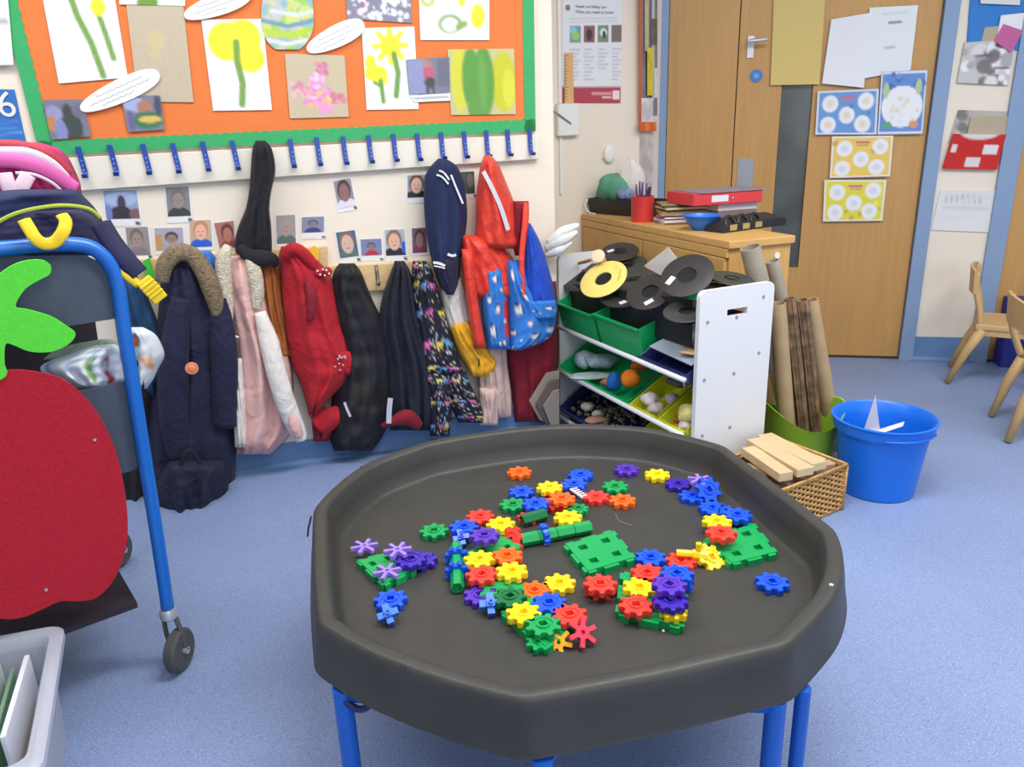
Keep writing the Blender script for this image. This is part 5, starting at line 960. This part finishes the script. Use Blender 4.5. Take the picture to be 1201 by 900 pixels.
def block(c, L, w_, h, ang, tilt, m, label):
    c = np.array(c); d = va*math.cos(ang)+vb*math.sin(ang); d = d*math.cos(tilt)+np.array([0, 0, math.sin(tilt)]); s = np.cross([0, 0, 1.], d); s /= np.linalg.norm(s); B = np.stack([d, s, np.cross(d, s)], 1)
    MB().box(BP(*c), (L, w_, h), B).build('wooden_block', m, bevel=.002, label=label, cat='block', group='wooden blocks in the wicker basket')
PI2 = math.pi/2
block((.19, .125, .205), .27, .062, .028, PI2+.25, 0, M_bl, 'long plank block on top of the pile, nearest the shelf unit')
block((.125, .13, .204), .27, .060, .028, PI2+.2, 0, M_bl, 'long plank block on top of the pile, nearest the blue bin')
block((.25, .125, .196), .22, .05, .03, PI2+.3, .0, M_bl, 'plank block on the side of the pile by the black tray')
block((.055, .15, .165), .20, .045, .03, PI2+.1, -.05, M_bl, 'plank block low along the right wall of the basket')
for k, (x, y, z_, an, m, lab) in enumerate(((.06, .05, .155, .3, M_bl2, 'small pinkish block near the front right corner of the basket'), (.11, .045, .15, -.3, M_bl2, 'small brown-pink block in the front of the basket'), (.16, .04, .14, .5, M_bl, 'small pale block in the front middle of the basket'),
        (.22, .05, .14, -.1, M_bl2, 'small pinkish block at the front by the black tray'), (.10, .10, .165, .8, M_bl, 'short pale block wedged under the long planks'), (.19, .10, .16, .1, M_bl, 'short block under the middle plank'), (.25, .16, .155, 1.2, M_bl, 'short block under the plank by the shelf unit'), (.13, .19, .16, 1.4, M_bl, 'short block under the far end of the planks'))):
    block((x, y, z_), .075, .035, .035, an, .15*math.sin(k*2), m, lab)
mb = MB(); rs = np.random.RandomState(4)
for k in range(26): mb.box(BP(rs.uniform(.05, WA-.05), rs.uniform(.05, WB_-.05), rs.uniform(.03, .11)), (.07, .035, .03), rot((0, 0, 1), rs.uniform(0, 3)))
mb.build('block_fill', M_bl, label='wooden blocks buried below the top ones in the wicker basket', cat='blocks', kind='stuff')
# ================================================================ chairs at right
M_beech = mat('beech_chair', (198, 164, 112), .5, wood=1, var=.06)
def chair(foot, w, f, label, zs=.30, W=.30, k=0):
    foot = np.array([*foot, 0.]); w = np.array([*w, 0.]); w /= np.linalg.norm(w); f = np.array([*f, 0.]); f = f-w*(f@w); f /= np.linalg.norm(f); U = np.array([0, 0, 1.])
    t = empty('childs_chair', foot+w*W/2+f*.2, label, 'chair', 'small beech chairs at the right')
    P = lambda a, b, z_: foot+w*a+f*b+U*z_
    for a, ai in ((0, .02), (W, W-.02)):
        MB().tube([P(a, 0, .008), P((a+ai)/2, .06-k*.4, .17), P(ai, .11-k*.6, zs-.02)], [.018, .026, .032], 8, flat=.8).build('leg', M_beech, t, smooth=True)
        MB().tube([P(a, .40, .008), P((a+ai)/2, .36, .17), P(ai, .33, zs-.02)], [.018, .026, .032], 8, flat=.8).build('leg', M_beech, t, smooth=True)
        MB().tube(crom([P(ai, .10-k*.6, zs-.01), P(ai, .085-k, zs+.08), P(ai, .06-k, zs+.17), P(ai, .055-k, zs+.25)], 4), .017, 8, flat=.8).build('back_post', M_beech, t, smooth=True)
    MB().hexa([P(a, b, z_) for z_ in (zs-.02, zs+.008) for a, b in ((.0, .08), (W, .08), (W-.005, .36), (.005, .36))]).build('seat', M_beech, t, bevel=.006)
    MB().hexa([P(a, b, z_) for z_ in (zs-.05, zs-.012) for a, b in ((.01, .10), (W-.01, .10), (W-.01, .34), (.01, .34))]).build('seat_frame', M_beech, t, bevel=.004)
    pts = [P(.0+W*j/8, .058-k-.02*math.sin(math.pi*j/8), 0) for j in range(9)]
    MB().loft([[p+U*(zs+.15)+f*.006, p+U*(zs+.26+.008*math.sin(math.pi*i/8))-f*.002, p+U*(zs+.26+.008*math.sin(math.pi*i/8))-f*.016, p+U*(zs+.15)-f*.008] for i, p in enumerate(pts)]).build('backrest', M_beech, t, smooth='auto')
chair((2.15, 3.53), (.52, .85), (.85, -.52), 'beech chair by the blue-edged wall, farther of the two')
chair((1.98, 2.79), (.13, .34), (.93, -.36), 'beech chair cut by the right edge of the picture, nearer of the two', k=.06)
q = G(1172, 431, 0); MB().hexa([q+DW.d*u-DW.n*v+np.array([0, 0, z_]) for z_ in (.0, .36) for u, v in ((0, 0), (.35, 0), (.35, -.10), (0, -.10))]).build('blue_storage_box', mat('deep_blue_plastic', (34, 48, 150), .5), bevel=.006, label='deep blue box on the floor behind the chairs', cat='box')
# ================================================================ BLACK TRAY ON BLUE STAND
ZR = .47; ZF = .385
seq = [((367, 596), 1), ((384, 577), 0), ((410, 555), 0), ((440, 538), 0), ((500, 517), 1), ((545, 509), 0), ((590, 502.5), 0), ((635, 498), 0), ((680, 496.5), 0), ((722, 498), 0), ((760, 501), 0), ((805, 510), 0), ((850, 522), 1), ((916, 571), 0), ((982, 622), 1), ((989, 645), 0), ((989, 672), 0), ((975, 706), 0), ((926, 758), 1), ((780, 792), 0), ((613, 823), 1), ((545, 806), 0), ((480, 785), 0), ((420, 760), 0), ((371, 731), 1), ((366, 664), 0)]
P0 = [G(*p, ZR)[:2] for p, _ in seq]; cor = [i for i, (_, c) in enumerate(seq) if c]; out = []
for a, b in zip(cor, cor[1:]+[cor[0]+len(P0)]):
    ch = [P0[i % len(P0)] for i in range(a, b+1)]; out += crom(ch, 8)[:-1]
# resample evenly, round the corners a little
out = np.array(out+[out[0]]); sg = np.r_[0, np.cumsum(np.linalg.norm(np.diff(out, axis=0), axis=1))]; NT = 300
ts = np.linspace(0, sg[-1], NT, endpoint=False); O2 = np.stack([np.interp(ts, sg, out[:, i]) for i in (0, 1)], 1)
for _ in range(2): O2 = .5*O2+.25*(np.roll(O2, 1, 0)+np.roll(O2, -1, 0))
cc_ = O2.mean(0)
def inset(d, sm=0):
    T = np.roll(O2, -3, 0)-np.roll(O2, 3, 0); T /= np.linalg.norm(T, axis=1)[:, None]; n_ = np.stack([-T[:, 1], T[:, 0]], 1)
    s = np.sign(((cc_-O2)*n_).sum(1)).mean(); return O2+n_*s*d
M_tray = mat('black_tray_plastic', (58, 58, 56), .45, var=.10, vs=14, bump=.12, bs=500, spec=.4)
tray = empty('activity_tray_stand', [*cc_, 0], 'octagonal black plastic play tray on a blue tubular stand', 'play tray')
prof = [(.030, .384), (.002, .380), (-.014, .374), (-.012, .378), (-.004, .44), (.0, .462), (.004, .469), (.010, .471), (.022, .471), (.028, .469), (.0315, .464), (.038, .425), (.046, .392), (.052, .3865), (.062, ZF), (.10, ZF)]
rings = [[(*p, z_) for p in inset(d)] for d, z_ in prof]
mb = MB(); mb.loft(rings, cap=False)
inn = inset(.10); vs = [(*p, ZF) for p in inn]; k0 = (len(prof)-1)*NT
for s in (.66, .33): mb.add([(*(cc_+(p-cc_)*s), ZF) for p in inn], [])
for r in range(2): a0 = k0+r*NT; b0 = a0+NT; mb.f += [(a0+j, a0+(j+1) % NT, b0+(j+1) % NT, b0+j) for j in range(NT)]
mb.f.append(tuple(k0+2*NT+j for j in range(NT)))
b0 = len(mb.v); mb.v += [(*p, .372) for p in inset(.030)]; mb.f += [(j, (j+1) % NT, b0+(j+1) % NT, b0+j) for j in range(NT)]; mb.f.append(tuple(b0+j for j in range(NT)))
mb.build('tray', M_tray, tray, smooth='auto', angle=50)
M_st = mat('blue_stand_enamel', (16, 92, 190), .35)
zt2 = .368
legs = [(G(400, 800, .38)[:2], .0165), (G(636, 880, .38)[:2], .0165), (G(911, 812, .38)[:2], .0165), (G(938, 806, .38)[:2]+np.array([.012, .012]), .0125), (G(440, 560, .47)[:2]+np.array([.0, -.03]), .0165), (G(840, 560, .47)[:2]+np.array([-.06, 0]), .0165)]
for (x, y), r in legs: MB().tube([(x, y, .0), (x, y, .012), (x, y, zt2)], [r*1.15, r, r], 14).build('leg', M_st, tray, smooth='auto')
pt = [np.array([x, y, zt2-.014]) for (x, y), r in legs]
for a, b in ((0, 2), (1, 5), (4, 0), (4, 5), (5, 3)): MB().tube([pt[a], pt[b]], .013, 12).build('stand_rail', M_st, tray, smooth=True)
a, b = G(404, 822, .35), G(432, 828, .35); MB().tube(crom([a, (a+b)/2+np.array([.0, 0, -.012]), b, b+np.array([.0, .03, .015])], 5), .006, 8).build('brace', mat('dark_blue_strap', (30, 44, 96), .5), tray, smooth=True)
for x, y in ((345, 0),): pass
q = G(365, 606, .45); MB().tube([q, q+np.array([-.01, 0, -.03]), q+np.array([-.014, 0, -.05])], .002, 6).build('hanging_thread', M_bp, tray)
for x, y, r in ((472, 781, .004), (922, 743, .006), (424, 548, .004)): MB().lathe(G(x, y, ZR+.0015 if y != 743 else ZR-.02), [(r, 0), (r*.6, .0015)], 8).build('tray_hole', M_bp, tray)
MB().lathe(G(975, 686, ZR+.0015), [(.004, 0), (.003, .0008)], 8).build('paint_speck', M_stripe, label='white speck of paint on the right rim of the tray', cat='speck')
MB().lathe(G(778, 741, ZF), [(.0025, .0), (.003, .002), (.001, .004)], 8).build('white_bead', M_stripe, label='tiny white bead lying on the tray below the right gear stack', cat='bead')
MB().tube(crom([G(722, 603, ZF+.001), G(725, 610, ZF+.002), G(733, 614, ZF+.001), G(742, 616, ZF+.001)], 4), .0006, 5).build('thread', mat('pale_thread', (150, 146, 140), .8), label='thin curled thread lying on the tray right of the long green rod', cat='thread')
# ================================================================ CONSTRUCTION GEARS
PC = {'red': (236, 66, 54), 'orange': (246, 104, 34), 'yellow': (250, 216, 34), 'green': (18, 156, 84), 'blue': (24, 84, 222), 'purple': (88, 52, 180), 'violet': (62, 40, 168), 'lilac': (156, 124, 226), 'darkgreen': (14, 108, 60), 'pinkred': (216, 60, 84), 'amber': (250, 170, 30), 'skyblue': (60, 120, 230)}
PM = {k: mat('toy_plastic_'+k, v, .32, spec=.5) for k, v in PC.items()}
GR = .0335; GH = .013
def gear_mesh(key, nt, R, root, h, hole, wtip=.34, hub=True):
    me = MESHES.get(key)
    if me: return me
    prof = []
    for i in range(nt):
        a = 2*math.pi*i/nt; s = 2*math.pi/nt
        for f, r in ((-.5, root), (-.30, root*1.02), (-wtip*.72, root+(R-root)*.45), (-wtip*.52, R*.985), (0, R), (wtip*.52, R*.985), (wtip*.72, root+(R-root)*.45), (.30, root*1.02)): prof.append((r, a+f*s))
    def ring(scale, z_, rr=None):
        out = []
        for r, a in prof:
            q = rr if rr is not None else (root*.0+r*scale)
            out.append((q*math.cos(a), q*math.sin(a), z_))
        return out
    def octr(r, z_):
        out = []
        for _, a in prof:
            k = math.cos(math.pi/4)/max(1e-6, math.cos(((a+math.pi/4) % (math.pi/2))-math.pi/4)); out.append((r*k*1.2*math.cos(a), r*k*1.2*math.sin(a), z_))
        return out
    c = .0012
    rings = [ring(.97, 0), ring(1, c), ring(1, h-c), ring(.965, h)]
    if hub: rings += [ring(1, h, root*.74), ring(1, h-.0018, root*.70), ring(1, h-.0018, hole*1.34), ring(1, h+.0012, hole*1.28), octr(hole*.9, h+.0012), octr(hole*.86, h-.008)]
    else: rings += [ring(1, h, hole*1.3), octr(hole*.9, h), octr(hole*.85, h-.006)]
    mb = MB().loft(rings); me = bpy.data.meshes.new(key); me.from_pydata(mb.v, [], mb.f)
    bm = bmesh.new(); bm.from_mesh(me); bmesh.ops.recalc_face_normals(bm, faces=bm.faces); bm.to_mesh(me); bm.free(); me.materials.append(PM['red'])
    me.polygons.foreach_set('use_smooth', [True]*len(me.polygons)); me.set_sharp_from_angle(angle=math.radians(32)); MESHES[key] = me; return me
MESHES = {}
def toy(name, me, loc, col, label, cat, B=None, rz=0, group='construction gears on the black tray'):
    o = bpy.data.objects.new(name, me); COL.objects.link(o); M = Matrix.Rotation(rz, 4, 'Z')
    if B is not None: M = Matrix([[*B[i], 0] for i in range(3)]+[[0, 0, 0, 1]])@M
    o.matrix_world = Matrix.Translation(tuple(loc))@M
    o.material_slots[0].link = 'OBJECT'; o.material_slots[0].material = PM[col]; ORG[o.name] = np.array(loc, float)
    return tag(o, label, cat, group)
G8 = gear_mesh('gear8', 8, GR, GR*.74, GH, .0095); G6 = gear_mesh('gear6', 6, .030, .030*.34, .009, .0045, wtip=.27, hub=False); G10 = gear_mesh('gear10', 10, GR, GR*.80, GH, .0095)
G8s = gear_mesh('gear8small', 8, .026, .026*.74, GH, .008); GF = gear_mesh('flower6', 6, .025, .025*.46, .007, .004, wtip=.3, hub=False)
LV = [ZF, ZF+.0165, ZF+.033, ZF+.049]
def gear(px, py, col, label, lv=0, me=None, rz=None, tilt=None, name='toy_gear'):
    z_ = LV[lv]; p = G(px, py, z_+GH); p[2] = z_+.0004
    B = None
    if tilt is not None: B = basis(tilt); p[2] += .004
    return toy(name, me or G8, p, col, label, 'gear', B, rng.uniform(0, .78) if rz is None else rz)
def plate(corners, label, z0, n=8, th=.0155, col='green', holes=((2, 2), (5, 2), (2, 5), (5, 5)), name='square_connector'):
    # voxel-style plate: n x n cells, notched edge tabs, square sockets
    Lc, Tc, Rc, Bc = [np.array([*G(*c, z0+th)[:2], 0]) for c in corners]
    edge = lambda i, j: (i in (0, n-1)) or (j in (0, n-1))
    def hgt(i, j):
        if i < 0 or j < 0 or i >= n or j >= n: return 0
        if edge(i, j):
            k = i if j in (0, n-1) else j
            return th*.9 if k in (1, 3, 4, 6) and not (i in (0, n-1) and j in (0, n-1)) else 0
        if (i, j) in holes: return th*.35
        return th
    XS = [0]+[(.4+q)/(n-1.2) for q in range(n-1)]+[1]
    def pt(x, y, z_): u, v = XS[x], XS[y]; q = (1-v)*((1-u)*Lc+u*Tc)+v*((1-u)*Bc+u*Rc); return (q[0], q[1], z0+z_)
    mb = MB()
    for i in range(n):
        for j in range(n):
            h = hgt(i, j)
            if h <= 0: continue
            mb.add([pt(i, j, h), pt(i+1, j, h), pt(i+1, j+1, h), pt(i, j+1, h)], [(0, 1, 2, 3)]); mb.add([pt(i, j, 0), pt(i+1, j, 0), pt(i+1, j+1, 0), pt(i, j+1, 0)], [(3, 2, 1, 0)])
            for (di, dj), (x0, y0, x1, y1) in (((-1, 0), (i, j, i, j+1)), ((1, 0), (i+1, j, i+1, j+1)), ((0, -1), (i, j, i+1, j)), ((0, 1), (i, j+1, i+1, j+1))):
                h2 = hgt(i+di, j+dj)
                if h2 < h: mb.add([pt(x0, y0, h2), pt(x1, y1, h2), pt(x1, y1, h), pt(x0, y0, h)], [(0, 1, 2, 3)])
    ob = mb.build(name, PM[col], label=label, cat='connector', group='square gear connectors')
    bm = bmesh.new(); bm.from_mesh(ob.data); bmesh.ops.remove_doubles(bm, verts=bm.verts, dist=.0003); bmesh.ops.recalc_face_normals(bm, faces=bm.faces); bm.to_mesh(ob.data); bm.free(); return ob
plate([(659, 638), (719, 620), (748, 655), (688, 673)], 'large green square connector plate lying alone in the middle of the tray', ZF)
plate([(822, 633), (884, 611), (914, 649), (858, 663)], 'large green square connector plate at the right, carrying a red gear', ZF)
plate([(416, 657), (458, 645), (490, 667), (450, 688)], 'green square connector under the three lilac star gears', ZF)
plate([(721, 720), (728, 668), (808, 690), (802, 738)], 'green square connector under the tall gear stack at lower right', ZF)
plate([(543, 650), (582, 622), (612, 640), (583, 662)], 'green square connector under the purple gear of the long chain', ZF)
plate([(562, 700), (570, 672), (612, 676), (616, 700)], 'green square connector between the red and dark green gears', ZF)
plate([(585, 718), (620, 698), (682, 730), (640, 762)], 'green square connector at the front end of the long chain', ZF)
gear(609, 553, 'orange', 'bright orange gear alone near the back rim of the tray', rz=.1)
gear(644.6, 571, 'yellow', 'yellow gear left of the pair of blue gears at the back', 1)
gear(611.6, 576, 'blue', 'blue gear behind the back green gear, left of the back yellow one', 0)
gear(601.6, 591, 'green', 'green gear next to the blue gear near the back left', 0)
gear(628, 590, 'blue', 'deep blue gear touching the back green gear', 1)
gear(681, 556, 'blue', 'farther of the two overlapping blue gears at the back', 0, G10)
gear(673, 567, 'blue', 'nearer of the two overlapping blue gears at the back', 1)
gear(650, 590, 'red', 'red gear mostly hidden under the back orange gear', 0)
gear(659, 584, 'orange', 'orange gear in front of the back yellow gear', 1)
gear(699, 582, 'red', 'red gear between the white comb and the back green gear', 0)
gear(721.6, 570, 'green', 'green gear right of the blue pair at the back', 0)
gear(730, 586, 'orange', 'orange gear in front of the back right green gear', 0)
gear(678, 596, 'green', 'small green gear half hidden behind the yellow gear by the rod', 0, G8s)
gear(666, 608, 'orange', 'orange gear lying under the yellow gear beside the green rod', 0)
gear(666, 606, 'yellow', 'yellow gear just behind the long green rod', 1)
gear(619, 606, 'red', 'red gear edge showing beneath the deep blue gear', 0, G8s); 
gear(735, 550, 'purple', 'purple gear alone near the back rim', 0)
gear(771, 556, 'yellow', 'yellow gear alone near the back rim, right of the purple one', 0)
gear(795.5, 567, 'violet', 'dark violet gear at the start of the blue chain by the back corner', 0)
gear(821, 560, 'lilac', 'lilac star gear on top near the back right corner', 2, G6)
gear(812, 581, 'blue', 'blue gear of the chain in front of the dark violet gear', 0)
gear(829, 572, 'blue', 'upright blue gear leaning in the chain by the back corner', 1, G8, tilt=(.2, -.75, .6))
gear(836, 595, 'blue', 'blue gear in the middle of the chain by the right rim', 0, G10)
gear(850, 598, 'blue', 'blue gear between two others in the right-hand chain', 0, G8s)
gear(865, 603, 'blue', 'last blue gear of the chain by the right rim', 1)
gear(841, 611, 'yellow', 'yellow gear behind the red gear on the right green plate', 1)
gear(846, 624, 'red', 'red gear on the corner of the right green plate', 2)
gear(906, 682, 'blue', 'single blue gear alone at the right of the tray', 0, G8, rz=.2); 
gear(704, 688, 'red', 'lower red gear of the lone double red stack', 0, G8, rz=.39); gear(704, 684, 'red', 'upper red gear of the lone double red stack', 1, G8, rz=.0)
gear(656, 683, 'yellow', 'yellow gear left of the double red stack', 0)
gear(509, 622, 'green', 'green gear alone left of the long chain', 0)
gear(563, 605, 'red', 'red gear at the back left end of the long chain', 1)
gear(544, 617, 'blue', 'blue gear left of the back red gear of the long chain', 1)
gear(587, 614, 'yellow', 'yellow gear right of the purple gear in the long chain', 1)
gear(568, 627, 'purple', 'purple gear near the back of the long chain', 2)
gear(602, 632, 'red', 'red gear standing on edge at the end of the long green rod', 0, G8, tilt=(-.55, -.55, .6))
gear(562, 655, 'yellow', 'yellow gear left of the orange gear in the long chain', 1)
gear(595, 651, 'orange', 'orange gear right of the yellow one in the long chain', 1)
gear(565, 673, 'red', 'red gear in front of the left yellow gear in the long chain', 1)
gear(600, 669, 'yellow', 'yellow gear in front of the orange gear in the long chain', 1)
gear(563, 697, 'purple', 'purple gear at the left of the dark green gear', 0)
gear(598, 699, 'darkgreen', 'dark green gear between the purple and orange gears', 1)
gear(627, 692, 'orange', 'orange gear touching the lone yellow gear', 0)
gear(644, 706, 'blue', 'blue gear in front of the orange gear near the chain end', 1)
gear(614, 718, 'yellow', 'yellow gear at the left of the chain front end', 1)
gear(668, 720, 'red', 'red gear right of the blue one at the chain front end', 1)
gear(637, 732, 'green', 'green gear on the front end connector of the chain', 1)
gear(633, 752, 'green', 'small green gear at the very front of the chain', 0, G8s)
gear(458, 702, 'blue', 'blue gear joined to the cross piece at the front left', 0, G8)
gear(427, 638, 'lilac', 'lilac star gear nearest the left rim', 1, G6); gear(466, 642, 'lilac', 'lilac star gear behind the dark violet pair', 2, G6); gear(454, 667, 'lilac', 'lilac star gear at the front of the left group', 1, G6)
gear(482, 655, 'violet', 'dark violet gear left of the overlapping violet pair', 1, G10); gear(495, 656, 'violet', 'dark violet gear right of the overlapping violet pair', 0)
gear(763, 653, 'blue', 'blue gear behind the red gear of the lower right stack', 0)
gear(799, 657, 'red', 'red gear under the yellow peg piece', 0)
gear(832, 653, 'yellow', 'tilted yellow gear joined to the yellow peg piece', 0, G8, tilt=(.35, -.45, .8))
gear(759, 671, 'red', 'red gear at the back of the lower right stack', 1)
gear(750, 688, 'yellow', 'yellow gear between the two reds of the lower right stack', 1)
gear(746, 709, 'red', 'red gear at the front left of the lower right stack', 1, G8)
gear(794, 681, 'blue', 'lower blue gear of the lower right stack', 1); gear(794, 672, 'blue', 'upper blue gear of the lower right stack', 2)
gear(786, 703, 'violet', 'dark violet gear low in the lower right stack', 2, G10); gear(785, 685, 'purple', 'purple gear on top of the lower right stack', 3)
gear(790, 716, 'yellow', 'yellow gear squeezed under the violet gear', 1, G8s)
gear(656, 750, 'amber', 'small amber flower gear leaning at the chain front end', 0, GF, tilt=(-.2, -.6, .75), name='flower_gear')
f_ = gear(682, 738, 'pinkred', 'shiny raspberry flower gear tilted beside the red gear', 1, GF, tilt=(.3, -.6, .7), name='flower_gear'); f_.scale = (1.12, 1.12, 1.12)
# plastic cross blocks, cubes with pegs
def cross(px, py, z0, s, col, label, B=None, rz=0):
    p = G(px, py, z0+s); mb = MB(); B = np.eye(3) if B is None else B; B = B@rot((0, 0, 1), rz); c = np.array([p[0], p[1], z0+s*1.2])
    mb.box(c, (s, s, s*1.5), B)
    for a, b in ((1, 0), (-1, 0), (0, 1), (0, -1)): mb.box(c+B@np.array([a*s*.86, b*s*.86, 0]), (s*.86, s*.86, s*.9), B)
    for a, b in ((0, 0),): mb.lathe(c+B@np.array([0, 0, s*.75]), [(s*.36, 0), (s*.34, s*.25), (s*.16, s*.25), (s*.16, .0)], 10, B)
    return mb.build('cross_connector', PM[col], bevel=.0012, label=label, cat='connector', group='cross shaped connectors')
cross(455, 723, ZF-.002, .0155, 'skyblue', 'bright blue cross connector in front of the left blue gear', basis((.1, -.5, .8)), .4)
cross(575, 711, ZF-.002, .0165, 'skyblue', 'bright blue cross connector in front of the purple gear', basis((.1, -.5, .8)), .1)
cross(541, 633, ZF-.002, .015, 'blue', 'blue cross connector hanging from the blue gear at the head of the green tube', basis((.1, -.5, .8)), .3)
# hexagonal rods
def hexrod(p, q, r, col, label, nseg=1, hollow=True, name='hexagonal_rod'):
    p, q = np.array(p), np.array(q); d = (q-p)/np.linalg.norm(q-p); L = float(np.linalg.norm(q-p)); B = basis(d, (0, 0, 1)); t = empty(name, (p+q)/2-np.array([0, 0, r]), label, 'rod', 'hexagonal green rods')
    for k in range(nseg):
        z0, z1 = L*k/nseg, L*(k+1)/nseg-.001
        rings = [[p+B@np.array([s*r*math.cos(a), s*r*math.sin(a), z_]) for a in np.arange(6)*math.pi/3+math.pi/6] for s, z_ in ((.66, z0+.008), (.66, z0), (.94, z0), (1, z0+.001), (1, z1-.001), (.94, z1), (.66, z1), (.66, z1-.008))]
        MB().loft(rings).build('segment', PM[col], t)
    return t, B, d
zh = ZF+.0145
a, b = G(611, 634, zh), G(693, 618, zh); tr_, B_, d_ = hexrod(a, b, .0145, 'green', 'long green rod of four hexagonal segments behind the green plate', 4)
toy('toy_gear', G8s, a+d_*.048-np.array([0, 0, -.002]), 'blue', 'blue gear threaded on the long green rod', 'gear', basis(d_), .2)
a, b = G(612, 611, zh), G(640, 603, zh); hexrod(a, b, .0145, 'darkgreen', 'short dark green rod behind the long one')
a, b = G(536.5, 690, zh), G(535, 640, zh); _, _, d_ = hexrod(a, b, .0135, 'green', 'green rod on the left side of the long chain, blue gears on it', 3)
L_ = float(np.linalg.norm(b-a))
for f, lab in ((.30, 'nearer blue gear threaded on the left green rod'), (.66, 'farther blue gear threaded on the left green rod')): toy('toy_gear', G8s, a+d_*(L_*f), 'blue', lab, 'gear', basis(d_), .3)
# yellow peg piece
c = G(812, 650, ZF+.022); t = empty('peg_connector', c-np.array([0, 0, .012]), 'yellow peg connector with an upright stub between red and yellow gears', 'connector')
u_ = G(826, 654, ZF+.022)-G(796, 652, ZF+.022); u_ /= np.linalg.norm(u_)
MB().tube([c-u_*.032, c+u_*.006], .008, 8).build('peg', PM['yellow'], t, smooth='auto'); MB().tube([c+u_*.012, c+u_*.012+np.array([0, 0, .026])], .006, 10).build('stub', PM['yellow'], t, smooth='auto'); MB().tube([c+u_*.0, c+u_*.03-np.array([0, 0, .004])], .011, 8).build('socket', PM['yellow'], t, smooth='auto')
# white comb
a, b = G(669, 574, ZF+.035), G(683, 584, ZF+.035); d_ = (b-a)/np.linalg.norm(b-a); e_ = np.array([-d_[1], d_[0], 0]); mb = MB(); L_ = float(np.linalg.norm(b-a)); Bq_ = np.stack([d_, e_, [0, 0, 1]], 1)
mb.box((a+b)/2, (L_, .004, .004), Bq_)
for k in range(5): mb.box(a+d_*L_*(.1+.2*k)+e_*.008+np.array([0, 0, .001]), (.003, .016, .003), Bq_)
mb.build('white_comb', M_stripe, label='little white comb-like piece between blue and red gears', cat='comb')
